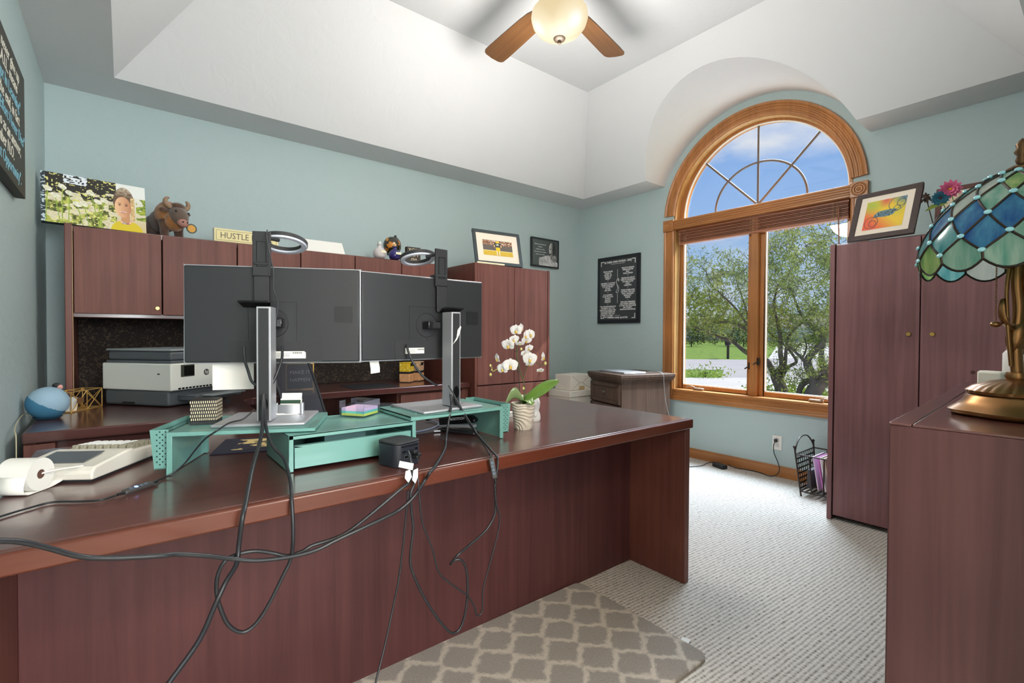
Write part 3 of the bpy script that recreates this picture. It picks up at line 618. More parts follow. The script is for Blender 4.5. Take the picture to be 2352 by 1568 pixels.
# ================================================================== BOOKCASE at the right edge
BH = .96; BC = P(2041.6, 969, z=BH)
bk = thing('bookcase', 'low mahogany bookcase at the right edge, its plain end panel towards the camera', 'bookcase', (BC.x, BC.y, 0), R(3))
def kk(n, x0, x1, y0, y1, z0, z1, m, bv=.003, par=bk): return box(n, x0, x1, y0, y1, z0, z1, m, par, bv)
BL, BD = 1.14, .285
kk('end_panel', 0, .026, -BD, 0, 0, BH-.004, BMAH); kk('end_panel', BL-.026, BL, -BD, 0, 0, BH-.004, BMAH)
kk('top_panel', .0, BL, -BD, -.034, BH-.004, BH, MAHX, .001); kk('top_front_strip', 0, BL, -.032, 0, BH-.004, BH, MAHX, .001); kk('sub_top', .026, BL-.026, -BD, 0, BH-.03, BH-.005, MAHX)
kk('back_panel', .026, BL-.026, -BD, -BD+.012, .04, BH-.03, BMAH); kk('plinth', .026, BL-.026, -BD+.02, -.02, 0, .05, BMAH)
for z in (.05, .34, .62): kk('shelf', .026, BL-.026, -BD+.012, -.004, z, z+.022, MAHX)

# ================================================================== ACCENT CABINET in the corner
AC = P(1426.7, 862, z=.765); ang = atan2(P(1343.8, 850.9, z=.765).y-AC.y, P(1343.8, 850.9, z=.765).x-AC.x)-pi/2
ac = thing('accent_cabinet', 'small dark brown drawer cabinet with moulded top under the quotes poster', 'cabinet', (AC.x, AC.y, 0), ang)
GRY = wood('weathered_dark_wood', (70, 54, 46), (112, 92, 80), .5, 'z', 1.0)
kk('body', .03, .56, .03, .51, .02, .69, GRY, .003, ac)
g = MB(); 
for (o_, z0, z1) in ((.022, .69, .705), (.012, .705, .72), (.004, .72, .735), (0, .735, .765)): g.box(o_, .60-o_, o_, .54-o_, z0, z1)
g.build('moulded_top', GRY, ac, bevel=.004)
for z0, z1 in ((.50, .675), (.27, .485), (.05, .255)):
    dr = kk('drawer', .018, .03, .045, .495, z0, z1, GRY, .002, ac)
    g = MB()
    for a, c_, e, f_ in ((.045, .495, z0, z0+.025), (.045, .495, z1-.025, z1), (.045, .08, z0, z1), (.46, .495, z0, z1)): g.box(.008, .019, a, c_, e, f_)
    g.build('drawer_frame', GRY, dr, bevel=.002)
    if z0 > .4: MB().lathe([(.008, 0), (.007, .012), (.015, .018), (.013, .026), (.0001, .028)], 16, M=T(.018, .27, (z0+z1)/2+.01)@RY(-pi/2)).build('knob', mat('pewter', (150, 142, 130), .3, .9), dr, smooth=50)
    else:
        MB().box(.0, .018, .19, .35, z1-.09, z1-.05).build('cup_pull', MATS['pewter'], dr, bevel=.006)
kk('foot', .03, .56, .03, .51, 0, .02, GRY, 0, ac)
# laptop on it
lp = thing('laptop', 'closed thin silver laptop lying on the corner cabinet', 'laptop', (AC.x, AC.y, .765), ang)
box('base', .09, .33, .08, .47, 0, .009, SILV, lp, .003); box('lid', .09, .33, .08, .47, .010, .017, SILV, lp, .003)
q0 = above(1478, 870, (AC.x+.42, AC.y+.03)); 
tag(MB().tube(spline([V((AC.x, AC.y, .772))+Matrix.Rotation(ang, 3, 'Z')@V(p) for p in [(.335, .1, 0), (.40, .06, .012), (.44, -.012, 0), (.45, -.02, -.10), (.47, -.02, -.25), (.52, -.03, -.45), (.58, -.02, -.70), (.62, .0, -.766)]], 6), .0025, 6).build('charger_cable', mat('grey_cable', (150, 150, 150), .5), smooth=60), 'thin grey cable hanging from the laptop on the corner cabinet', 'cable')
# boxes behind it
CARD = mat('white_cardboard', (240, 234, 222), .8, var=.03)
bq = V((3.40, 3.40))
def bankbox(z, lab):
    o = thing('storage_box', lab, 'box', (3.60, 3.52, z), R(4), 'storage boxes in the corner')
    box('body', -.18, .18, -.15, .15, 0, .25, CARD, o, .003); box('lid', -.19, .19, -.16, .16, .215, .275, CARD, o, .004)
    MB().prism([(-.05+.025*(1-cos(a))*0+.05*cos(a)+.05, .018*sin(a)) for a in [2*pi*k/16 for k in range(16)]], 0, .002, M=T(-.05, -.1505, .14)@RX(pi/2)).build('hand_hole', mat('dark_hole', (50, 36, 28), .9), o)
bankbox(0, 'white lidded storage box on the floor, bottom of the corner stack'); bankbox(.276, 'white lidded storage box, upper one of the corner stack')
wb = thing('wrapped_box', 'cream folded paper-wrapped box on top of the storage boxes', 'box', (3.62, 3.50, .553), R(2))
box('body', -.15, .15, -.11, .11, 0, .155, CARD, wb, .004)
g = MB(); g.tube([(-.14, -.111, .15), (-.02, -.111, .075)], .0015, 5); g.tube([(.14, -.111, .15), (.02, -.111, .075)], .0015, 5); g.tube([(-.14, -.111, .01), (-.02, -.111, .075), (.02, -.111, .075), (.14, -.111, .01)], .0015, 5); g.build('fold_line', mat('cardboard_crease', (176, 166, 148), .8), wb)
MB().box(-.03, .05, -.1125, -.11, .0, .04).build('tape', mat('tan_tape', (196, 172, 128), .5), wb)

# ================================================================== OFFICE CHAIR
ch = thing('office_chair', 'black mesh-back office chair pushed between the desk and the credenza', 'chair', (.98, 2.62, 0), R(-38))
MESH, t, b = base('grey_mesh_fabric'); co = N(t, 'ShaderNodeTexCoord')
b.inputs['Base Color'].default_value = (*lin((58, 60, 66)), 1); b.inputs['Roughness'].default_value = .6
ck_ = N(t, 'ShaderNodeTexWave', Scale=150., bands_direction='Z'); t.links.new(co.outputs['Object'], ck_.inputs['Vector']); w2 = N(t, 'ShaderNodeTexWave', Scale=150., bands_direction='Y'); t.links.new(co.outputs['Object'], w2.inputs['Vector'])
mm = N(t, 'ShaderNodeMath', operation='MULTIPLY'); t.links.new(ck_.outputs['Fac'], mm.inputs[0]); t.links.new(w2.outputs['Fac'], mm.inputs[1]); gt = N(t, 'ShaderNodeMath', operation='GREATER_THAN', i1=.52); t.links.new(mm.outputs[0], gt.inputs[0])
tr_ = N(t, 'ShaderNodeBsdfTransparent'); mx = N(t, 'ShaderNodeMixShader'); t.links.new(gt.outputs[0], mx.inputs[0]); t.links.new(b.outputs[0], mx.inputs[1]); t.links.new(tr_.outputs[0], mx.inputs[2]); t.links.new(mx.outputs[0], t.nodes['Material Output'].inputs[0])
def bkpt(u, v): return V((-.20-.20*v-.03*(1-u*u), u*.235*(1-.12*abs(v-.4)), .52+.62*v))
g = MB(); nu, nv = 10, 12
for j in range(nv+1):
    for i in range(nu+1): g.v.append(tuple(bkpt(-1+2*i/nu, j/nv)))
g.f = [(j*(nu+1)+i, j*(nu+1)+i+1, (j+1)*(nu+1)+i+1, (j+1)*(nu+1)+i) for j in range(nv) for i in range(nu)]; g.m = [0]*len(g.f); g.build('back_mesh', MESH, ch, smooth=80)
fr = [bkpt(-1, k/12) for k in range(13)]+[bkpt(-1+2*k/8, 1) for k in range(1, 9)]+[bkpt(1, 1-k/12) for k in range(1, 13)]+[bkpt(1-2*k/8, 0) for k in range(1, 8)]
MB().tube(fr, .009, 8, closed=True).build('back_frame', BLK, ch, smooth=60)
MB().tube(spline([(-.02, 0, .40), (-.22, 0, .42), (-.30, 0, .55), (-.36, 0, .80)], 6), .022, 8).build('back_support', BLK, ch, smooth=60)
g = MB(); g.box(-.24, .26, -.25, .25, .43, .50); g.build('seat', mat('black_seat_fabric', (34, 34, 38), .85), ch, bevel=.03, seg=4)
for s in (-1, 1):
    a_ = MB().tube(spline([(0, s*.24, .42), (.02, s*.30, .46), (.02, s*.31, .60), (.02, s*.30, .655)], 5), .016, 8).build('arm_post', BLK, ch, smooth=60)
    MB().box(-.13, .16, s*.30-.045, s*.30+.045, .655, .69).build('armrest', BLKM, ch, bevel=.016, seg=4)
MB().tube([(0, 0, .10), (0, 0, .43)], .028, 12).build('gas_lift', BLK, ch, smooth=60)
for k in range(5):
    a = 2*pi*k/5+.3; l_ = MB().tube([(0, 0, .12), (.30*cos(a), .30*sin(a), .07)], [.03, .018], 8).build('base_leg', BLK, ch, smooth=60)
    MB().ell((.30*cos(a), .30*sin(a), .03), (.018, .03, .03), 12, 8, M=RZ(a)).build('caster', BLK, l_, smooth=60)
# ================================================================== MONITOR RISER
D = .742; DZ_ = D
HOLE = mat('perforation_dark', (18, 40, 44), .8)
ris = thing('monitor_riser', 'turquoise metal three-section monitor riser with drawer and side pockets on the desk', 'desk riser', (.53, 1.38, D))
def to(o, x, y, z): return T(x-.53, y-1.38, z-D)
A0 = R(-25)
ML = to(0, .083, 1.549, D)@RZ(A0); MR = to(0, .70, 1.378, D); MC = to(0, .342, 1.382, D)
def plate(M, w_, d, z0, z1, leg_x, name, basket):
    g = MB(); g.box(0, w_, 0, d, z1-.005, z1, M=M); g.box(0, w_, 0, .005, z0, z1, M=M); g.box(0, w_, d-.005, d, z0, z1, M=M); g.box(w_-.004 if leg_x < .1 else 0, w_ if leg_x < .1 else .004, 0, d, z0, z1, M=M)
    sh = g.build(name, TEAL, ris, bevel=.002)
    g = MB(); x0, x1 = (leg_x, leg_x+.004); g.box(x0, x1, 0, d, .002, z1, M=M)
    for yy in (0, d-.013): g.box(min(leg_x, leg_x) if leg_x < .1 else leg_x-.010, leg_x+.013 if leg_x < .1 else leg_x+.004, yy, yy+.013 if yy else .005, .002, z0+.004, M=M)
    g.build('side_leg', TEAL, ris, bevel=.001)
    MB().tube([M@V((w_*.86 if leg_x < .1 else w_*.12, .05, z1)), M@V((w_*.86 if leg_x < .1 else w_*.12, d-.05, z1))], .003, 6).build('raised_bead', TEAL, sh)
    s = -1 if leg_x < .1 else 1; bx = leg_x if s < 0 else leg_x+.004
    g = MB(); t_, b_ = .040, .030; y0, y1 = .012, d-.02; zt, zb = z1+.006, z1-.098
    for yy in (y0, y1): g.add([M@V((bx, yy, zb)), M@V((bx+s*b_, yy, zb)), M@V((bx+s*t_, yy, zt)), M@V((bx, yy, zt)), M@V((bx, yy+.003, zb)), M@V((bx+s*b_, yy+.003, zb)), M@V((bx+s*t_, yy+.003, zt)), M@V((bx, yy+.003, zt))], [(0, 1, 2, 3), (7, 6, 5, 4), (0, 4, 5, 1), (1, 5, 6, 2), (2, 6, 7, 3), (3, 7, 4, 0)])
    g.add([M@V((bx+s*b_, y0, zb)), M@V((bx+s*b_, y1, zb)), M@V((bx+s*t_, y1, zt)), M@V((bx+s*t_, y0, zt)), M@V((bx+s*(b_+.003), y0, zb)), M@V((bx+s*(b_+.003), y1, zb)), M@V((bx+s*(t_+.003), y1, zt)), M@V((bx+s*(t_+.003), y0, zt))], [(0, 1, 2, 3), (7, 6, 5, 4), (3, 2, 6, 7), (0, 4, 5, 1), (0, 3, 7, 4), (1, 5, 6, 2)])
    g.box(min(bx, bx+s*b_), max(bx, bx+s*b_), y0, y1, zb, zb+.003, M=M)
    bo = g.build('side_pocket', TEAL, ris)
    g = MB()
    for k in range(13):
        zz = zb+.012+k*.0072
        for j in range(2): xx = bx+s*(.006+(k % 2)*.007+j*.0135); g.lathe([(.0020, 0), (.0001, .0002)], 8, M=M@T(xx, y0-.0003, zz)@RX(pi/2))
    for k in range(24):
        for zz in (zt-.012, zt-.022): g.lathe([(.0022, 0), (.0001, .0002)], 6, M=M@T(bx+s*(t_-.004), y0+.012+k*.0095, zz)@RY(-s*pi/2))
    o = g.build('perforation', HOLE, bo); o['kind'] = 'stuff'
plate(ML, .365, .262, .103, .115, 0, 'wing_shelf', 1); plate(MR, .366, .265, .103, .115, .362, 'wing_shelf', 1)
g = MB(); W_, DP, ZT = .377, .262, .101
g.box(0, W_, 0, DP, ZT-.004, ZT, M=MC); g.box(0, W_, 0, .005, ZT-.012, ZT, M=MC)
for x in (0, W_-.004): g.box(x, x+.004, 0, DP, .002, ZT, M=MC)
for x in (0, W_-.012): g.box(x, x+.012, 0, .005, .002, ZT, M=MC)
g.box(0, W_, DP-.004, DP, .01, ZT, M=MC); g.build('center_shelf', TEAL, ris, bevel=.001)
dr = MB(); dr.box(.014, W_-.018, -.002, .004, .010, .072, M=MC); dr.box(.014, W_-.018, -.002, .012, .066, .072, M=MC); dr.box(.014, W_-.018, .004, DP-.02, .010, .013, M=MC)
for x in (.014, W_-.021): dr.box(x, x+.003, .004, DP-.02, .010, .062, M=MC)
dro = dr.build('drawer', TEAL, ris, bevel=.001)
g = MB(); 
for k in range(8):
    for j in range(2):
        for x0 in (.03, .24): g.lathe([(.0024, 0), (.0001, .0003)], 8, M=MC@T(x0+k*.0095, DP-.0042, .078+j*.009)@RX(pi/2))
g.build('perforation', mat('light_hole', (190, 220, 220), .8), ris)['kind'] = 'stuff'
g = MB().box(.10, .22, .02, .20, .014, .085, M=MC); g.build('drawer_insert', mat('dark_teal_insert', (34, 70, 72), .6), dro)

# ================================================================== MONITORS
MONB = mat('dark_grey_monitor_back', (47, 48, 51), .40, .1); MONL = mat('monitor_back_inset', (40, 41, 44), .5)
def monitor(base, rz, px, label):
    o = thing('computer_monitor', label, 'monitor', base, rz, 'computer monitors on the desk riser')
    w_, z0, z1 = .497, .171, .463
    b_ = MB().box(px-w_/2+.003, px+w_/2-.003, .012, .028, z0+.003, z1-.003).build('back_housing', MONB, o, bevel=.004)
    g = MB(); x0, x1 = px-w_/2, px+w_/2
    g.box(x0, x1, .020, .036, z1-.004, z1); g.box(x0, x1, .020, .036, z0, z0+.004); g.box(x0, x0+.004, .020, .036, z0, z1); g.box(x1-.004, x1, .020, .036, z0, z1); g.build('silver_bezel', SILV, o, bevel=.0015)
    MB().box(x0+.004, x1-.004, .029, .035, z0+.004, z1-.004).build('screen', BLKG, o)
    # recesses and panel lines on the back
    g = MB(); g.prism([(px-.125, z0+.004), (px+.135, z0+.004), (px+.130, z0+.068), (px-.130, z0+.068)], .0, .0012, M=T(0, .0122, 0)@RX(pi/2)); g.build('port_recess', MONL, b_)
    MB().box(px+.17, px+.225, .0108, .0122, z0+.125, z0+.175).build('vent_cover', mat('monitor_black_inset', (26, 27, 30), .45), b_)
    g = MB(); 
    for a, c_, e, f_ in ((px-.074, px+.062, .336, .337), (px-.074, px+.062, .212, .213), (px-.074, px-.073, .212, .337), (px+.061, px+.062, .212, .337)): g.box(a, c_, .0112, .0123, e+.02, f_+.02)
    g.tube([(px-.004+.042*cos(2*pi*k/32), .0118, .292+.042*sin(2*pi*k/32)) for k in range(32)], .0009, 5, closed=True); g.build('panel_line', mat('seam_black', (14, 14, 16), .6), b_)
    MB().box(px-.022, px+.03, -.028, .013, .278, .306).build('hinge', BLKG, o, bevel=.004)
    MB().box(px-.006, px+.026, .0105, .013, .236, .246).build('release_latch', BLKM, o)
    lb = MB(); lb.prism([(px+.0, z0+.014), (px+.088, z0+.014), (px+.088, z0+.032), (px+.083, z0+.036), (px+.0, z0+.036)] if px > -.01 else [(px-.09, z0+.022), (px-.015, z0+.022), (px-.015, z0+.042), (px-.09, z0+.042)], 0, .0006, M=T(0, .0108, 0)@RX(pi/2)); lo = lb.build('sticker', PAPER, o)
    g = MB(); bx = px+.050 if px > -.01 else px-.042
    for k in range(16): g.box(bx+k*.0018, bx+k*.0018+.0006+.0006*((k*5) % 3)/2, .0098, .0102, z0+.0285 if px > -.01 else z0+.034, z0+.0335 if px > -.01 else z0+.0385)
    for k in range(3): g.box(bx-.045+.0, bx-.008, .0098, .0102, z0+.019+k*.0045 if px > -.01 else z0+.026+k*.0045, z0+.0198+k*.0045 if px > -.01 else z0+.0268+k*.0045)
    g.build('barcode', mat('print_black', (30, 30, 30), .7), lo)
    # stand
    cxx = .008 if px > -.01 else .022
    g = MB(); g.box(cxx-.019, cxx+.019, -.088, -.030, .012, .337); st = g.build('stand_column', SILV, o, bevel=.002)
    MB().box(cxx-.0135, cxx+.0135, -.0895, -.087, .014, .332).build('column_insert', MONL, st)
    MB().prism([(cxx+.011*cos(a), .06+.022*sin(a)) for a in [2*pi*k/18 for k in range(18)]], 0, .0006, M=T(0, -.0894, 0)@RX(pi/2)).build('cable_hole', BLKG, st)
    MB().box(-.122, .122, -.112, .112, 0, .010).build('stand_base', SILV, o, bevel=.005)
    return o
B1 = (.338, 1.586, .857); B2 = (.867, 1.510, .857)
mon1 = monitor(B1, R(-26.5), .013, 'left of the two computer monitors, seen from behind, in front of the mesh chair')
mon2 = monitor(B2, R(3.4), -.030, 'right of the two computer monitors, seen from behind, beside the orchid')
MB().add([V(p) for p in [(-.012, -.0905, .135), (.004, -.0905, .16), (.008, -.0905, .185), (.02, -.0905, .20), (.024, -.0905, .196), (.016, -.0905, .17), (.006, -.0905, .152)]], [(0, 1, 2, 3, 4, 5, 6)]).build('peeled_tape', PAPER, mon2, loc=(.018, 0, .09))
# hanging paper notes
o = MB().add([V(p) for p in [(.0, 0, .0), (.031, -.002, .002), (.036, -.004, -.03), (.032, -.012, -.044), (.0, -.012, -.047), (.0035, -.004, -.032)]], [(0, 1, 2, 5), (5, 2, 3, 4)]).build('paper_note', PAPER, loc=(.632, 1.545, 1.033), rot=(0, 0, R(3)))
tag(o, 'small white paper strip hanging below the right monitor', 'note'); sm_ = o.modifiers.new('t', 'SOLIDIFY'); sm_.thickness = .0008
q = P(488, 830, y=1.70); q2 = P(583, 893, y=1.66)
o = MB().box(0, hypot(q2.x-q.x, q2.y-q.y), -.0006, .0006, q2.z, 1.06).build('paper_sheet', PAPER, loc=(q.x, q.y, 0), rot=(0, 0, atan2(q2.y-q.y, q2.x-q.x))); tag(o, 'white sheet of paper hanging below the left monitor in front of the printer', 'paper')

# ================================================================== CLIP-ON RING LIGHTS
def ring_light(M, label, rc, rr, plate_dx, seed):
    o = thing('ring_light', label, 'ring light', (0, 0, 0), 0, 'ring lights clipped on the monitors'); o.matrix_world = M
    g = MB(); g.box(-.025, .025, -.010, .0, -.06, .075); g.box(-.021, .021, -.012, -.008, -.150, -.058); u = g.build('bracket', BLKM, o, bevel=.003)
    g = MB()
    for a, c_, e, f_ in ((-.014, -.012, -.03, .045), (.012, .014, -.03, .045), (-.014, .014, .043, .045), (-.014, .014, -.03, -.028)): g.box(a, c_, -.0108, -.0098, e, f_)
    g.box(-.022, .022, -.0122, -.0098, -.0585, -.0565); g.build('bracket_groove', BLKG, u)
    g = MB(); g.prism([(-.045, 0), (.045, 0), (.038, .035), (.010, .040), (-.038, .038)], -.004, .002, M=T(plate_dx, -.008, -.150)@RX(R(-24))@RX(0)@T(0, -.038, 0)); g.build('clamp_plate', BLKG, o, bevel=.003)
    g = MB(); g.box(-.022, .022, -.012, .034, -.026, -.016); g.build('clip_hook', BLKM, o, bevel=.003)
    rr_ = T(*rc)@RX(R(-14)); g = MB(); r0, r1 = rr*.70, rr
    g.lathe([(r0, .0), (r0, .009), (r0+.004, .012), (r1-.004, .012), (r1, .009), (r1, .0)], 48, M=rr_); 
    # annulus: inner wall and closing faces come from the closed profile
    vs = []; g = MB(); prof = [(r0, -.002), (r0, .009), (r0+.004, .012), (r1-.004, .012), (r1, .009), (r1, -.002)]; n = 48
    for r, z in prof: vs += [rr_@V((r*cos(2*pi*k/n), r*sin(2*pi*k/n), z)) for k in range(n)]
    m_ = len(prof); g.add(vs, [(i*n+k, i*n+(k+1) % n, ((i+1) % m_)*n+(k+1) % n, ((i+1) % m_)*n+k) for i in range(m_) for k in range(n)]); rg = g.build('ring_body', BLKM, o, smooth=40)
    vs = []; g = MB(); prof = [(r0+.0015, -.002), (r0+.004, -.007), (r1-.004, -.007), (r1-.0015, -.002)]
    for r, z in prof: vs += [rr_@V((r*cos(2*pi*k/n), r*sin(2*pi*k/n), z)) for k in range(n)]
    g.add(vs, [(i*n+k, i*n+(k+1) % n, ((i+1) % 4)*n+(k+1) % n, ((i+1) % 4)*n+k) for i in range(4) for k in range(n)]); g.build('diffuser', mat('white_diffuser', (214, 218, 232), .35), rg, smooth=50)
    MB().tube([(0, -.004, .060), V((0, 0, 0))+V(rc)+V((0, -rr*.85, -.0))], .006, 8).build('ring_arm', BLKM, o, smooth=60)
    return o
M1 = T(*B1)@RZ(R(-26.5)); M2 = T(*B2)@RZ(R(3.4))
ring_light(M1@T(-.020, .008, .490), 'clip-on ring light with black bracket atop the left monitor', (.035, .105, .060), .072, -.012, 1)
ring_light(M2@T(.020, .008, .490), 'clip-on ring light with black bracket atop the right monitor', (-.032, .10, .050), .066, .030, 2)

# ================================================================== THINGS ON THE RISER AND DESK
def at_l(x, y, z=0): return ML@V((x, y, z))
# patterned tissue cube
PAT, t, b = base('black_dash_pattern'); co = N(t, 'ShaderNodeTexCoord'); mp = N(t, 'ShaderNodeMapping'); mp.inputs['Scale'].default_value = (1, 1, 1); t.links.new(co.outputs['Object'], mp.inputs[0])
sp = N(t, 'ShaderNodeSeparateXYZ'); t.links.new(mp.outputs[0], sp.inputs[0])
hx = N(t, 'ShaderNodeMath', operation='ADD'); t.links.new(sp.outputs[0], hx.inputs[0]); t.links.new(sp.outputs[1], hx.inputs[1])
nzz = N(t, 'ShaderNodeTexNoise', Scale=30., Detail=1.); t.links.new(co.outputs['Object'], nzz.inputs['Vector'])
cv = N(t, 'ShaderNodeCombineXYZ'); sh_ = N(t, 'ShaderNodeMath', operation='MULTIPLY_ADD', i1=.006); t.links.new(nzz.outputs[0], sh_.inputs[0]); t.links.new(hx.outputs[0], sh_.inputs[2]); t.links.new(sh_.outputs[0], cv.inputs[0]); t.links.new(sp.outputs[2], cv.inputs[1])
br = N(t, 'ShaderNodeTexBrick', Scale=1.0); br.offset = .35; br.inputs['Brick Width'].default_value = .0052; br.inputs['Row Height'].default_value = .0098; br.inputs['Mortar Size'].default_value = .0016; br.inputs['Mortar Smooth'].default_value = .1
br.inputs['Color1'].default_value = (*lin((236, 222, 186)), 1); br.inputs['Color2'].default_value = (*lin((222, 208, 176)), 1); br.inputs['Mortar'].default_value = (*lin((30, 28, 28)), 1)
t.links.new(cv.outputs[0], br.inputs['Vector']); t.links.new(br.outputs[0], b.inputs['Base Color']); b.inputs['Roughness'].default_value = .6
qa = P(435, 977, z=.857); qb = P(497, 974, z=.857); an = atan2(qb.y-qa.y, qb.x-qa.x)
cu = thing('patterned_cube_box', 'black cube box with cream dash pattern on the riser beside the left monitor', 'box', (qa.x, qa.y, .858), an)
box('body', 0, .068, 0, .068, .009, .070, PAT, cu, .003); box('base_band', .001, .067, .001, .067, 0, .009, BLKM, cu)
for k, (z, m_, a) in enumerate(((0, 'pale_peach_paper', 0), (.0045, 'cream_paper', 3), (.009, 'white_paper', -2))):
    mm_ = mat('pale_peach_paper', (232, 206, 186), .8) if k == 0 else mat('cream_paper', (240, 226, 200), .8) if k == 1 else PAPER
    q = P(560, 950, z=.867)
    tag(box('notepad', -.045, .045, -.03, .03, 0, .0042, mm_, None, .001), ['peach notepad at the bottom of the pad stack behind the left monitor base', 'cream notepad in the middle of the pad stack behind the left monitor base', 'white notepad on top of the pad stack behind the left monitor base'][k], 'notepad', 'notepads on the riser')
    bpy.context.view_layer.update(); o = COL.objects[-1]; o.location = at_l(.245, .205, .1155+z)+V((.53, 1.38, D)); o.rotation_euler = (0, 0, A0+R(a))
# business card holder
q = P(666, 949, z=.868); hd = thing('card_holder', 'silver curved card holder with business cards on the left monitor base', 'card holder', (q.x, q.y, .8675), R(-30))
pts = [(.036*cos(R(a)), -.030+.036*sin(R(a))+.02) for a in range(0, 1)]
g = MB(); arc = [(-.032+.064*k/12, -.010-.008*sin(pi*k/12)) for k in range(13)]
g.prism(arc+[(x, y+.0016) for x, y in arc[::-1]], .002, .030); g.box(-.033, .033, -.010, .016, 0, .003); g.box(-.033, .033, .0145, .016, 0, .022)
g.tube([(.037, -.004, 0), (.037, -.004, .034)], .006, 10); g.tube([(-.037, -.004, 0), (-.037, -.004, .034)], .003, 10); g.build('holder', SILV, hd, smooth=40)
g = MB(); g.box(-.03, .03, -.006, .010, .003, .046, M=T(0, .004, 0)@RX(R(-14))); g.build('card_stack', PAPER, hd)
MB().box(-.030, .030, -.0072, -.0065, .030, .041, M=T(0, .004, 0)@RX(R(-14))).build('green_band', mat('dark_green_print', (38, 70, 52), .6), hd)
MB().box(-.03, .03, .004, .0055, .03, .064, M=T(0, .006, 0)@RX(R(-12))).build('raised_card', mat('grey_white_card', (220, 220, 222), .6), hd)
# sticky notes in acrylic tray
qa = P(836, 960, z=.843); qb = P(878, 948, z=.843); qc = P(790, 955, z=.843)
an = atan2(qb.y-qa.y, qb.x-qa.x); st = thing('acrylic_note_tray', 'clear acrylic tray standing on the middle of the riser', 'tray', (qa.x, qa.y, .8435), an)
S_ = .094
g = MB(); g.box(0, S_, 0, S_, 0, .0025); g.box(0, .0025, 0, .030, 0, .052); g.box(0, .0025, S_-.022, S_, 0, .052); g.box(0, .0025, .03, S_-.022, 0, .012); g.box(0, S_, 0, .0025, 0, .052); g.box(S_-.0025, S_, 0, S_, 0, .052); g.box(0, .03, S_-.0025, S_, 0, .052); g.box(S_-.03, S_, S_-.0025, S_, 0, .052); g.build('tray', ACR, st)
for k, (z0, z1, c_, lab) in enumerate(((.004, .0115, (222, 226, 96), 'lime yellow sticky note pad at the bottom of the acrylic tray'), (.0117, .019, (112, 200, 190), 'aqua sticky note pad in the middle of the acrylic tray'), (.0192, .029, (226, 190, 222), 'lilac sticky note pad on top in the acrylic tray'))):
    o = MB().box(.005, S_-.005, .005, S_-.005, z0, z1).build('sticky_note_pad', mat('sticky_%s' % ('lime', 'aqua', 'lilac')[k], c_, .8), loc=(qa.x, qa.y, .8435), rot=(0, 0, an)); tag(o, lab, 'sticky notes', 'sticky note pads')
# docking station
qa = P(905, 1075, z=D); dk_ = thing('docking_station', 'small black cube docking station with plugged cables at the desk edge', 'docking station', (qa.x+.035, qa.y+.042, D), R(14))
def rsq(w_, r, n=6): return [(sx_*(w_/2-r)+r*cos(a0+k*pi/2/n), sy_*(w_/2-r)+r*sin(a0+k*pi/2/n)) for sx_, sy_, a0 in ((1, 1, 0), (-1, 1, pi/2), (-1, -1, pi), (1, -1, 3*pi/2)) for k in range(n+1)]
DOCK = mat('black_blue_plastic', (34, 37, 46), .4)
MB().prism(rsq(.094, .022), .001, .064).build('body', DOCK, dk_, bevel=.002); MB().prism(rsq(.094, .022), .0645, .070).build('top_cover', BLKM, dk_, bevel=.002); MB().prism(rsq(.088, .02), .0, .001).build('foot', BLK, dk_)
g = MB()
for k in range(22): g.box(-.030+k*.0028, -.030+k*.0028+.0016, -.0477, -.0468, .056, .0595)
for x, z, w_, h in ((-.020, .043, .013, .0045), (.006, .040, .012, .010), (.024, .046, .010, .006), (-.012, .028, .016, .009), (.016, .026, .015, .012)): g.box(x-w_/2, x+w_/2, -.0478, -.0466, z-h/2, z+h/2)
g.build('port', BLKG, dk_)
MB().box(-.02, -.004, -.048, -.0467, .0232, .0236).box(-.02, -.0196, -.048, -.0467, .0232, .0325).box(-.0044, -.004, -.048, -.0467, .0232, .0325).box(-.02, -.004, -.048, -.0467, .0321, .0325).build('port_rim', SILV, dk_)
for x, z in ((.006, .040), (.022, .030), (.016, .024)): MB().box(x-.006, x+.006, -.066, -.047, z-.0045, z+.0045).build('cable_plug', BLK, dk_, bevel=.002)
# mouse pad with gold world map
NAVY, t, b = base('navy_gold_map_print'); co = N(t, 'ShaderNodeTexCoord'); n = N(t, 'ShaderNodeTexNoise', Scale=16., Detail=6., Roughness=.6, Distortion=.6); t.links.new(co.outputs['Object'], n.inputs['Vector'])
r_ = ramp(t, [(.50, lin((34, 34, 52))), (.53, lin((226, 196, 130)))], n.outputs[0]); t.links.new(r_.outputs[0], b.inputs['Base Color']); b.inputs['Roughness'].default_value = .8
qa = P(481, 1046, z=D); qb = P(530, 999, z=D); an = atan2(qb.y-qa.y, qb.x-qa.x)-pi/2
o = thing('mouse_pad', 'navy mouse pad with golden world map lying under the riser', 'mouse pad', (qa.x, qa.y, D), an)
box('pad', 0, .27, 0, .23, .0005, .003, mat('navy_fabric', (36, 36, 54), .85), o, .001); box('map_print', .05, .25, .04, .20, .0031, .0035, NAVY, o); 
# stapler
q = P(1046, 988, z=D); sp_ = thing('stapler', 'black desk stapler under the right wing of the riser', 'stapler', (.99, 1.56, D), R(-68))
MB().box(-.085, .085, -.018, .018, 0, .012).build('base', BLK, sp_, bevel=.005); MB().box(-.08, .078, -.013, .013, .014, .026, M=RY(R(-4))@T(0, 0, .008)).build('staple_channel', SILV, sp_, bevel=.002)
M_ = T(-.08, 0, .022)@RY(R(-9)); MB().prism([(0, 0), (.165, 0), (.168, .012), (.15, .026), (.06, .034), (0, .030)], -.015, .015, M=M_@RX(pi/2)).build('top_arm', BLKG, sp_, bevel=.005)
text('lettering', 'BOSTITCH', .014, mat('print_white', (232, 232, 232), .6), sp_, M_@T(.09, -.0152, .020)@RX(pi/2))
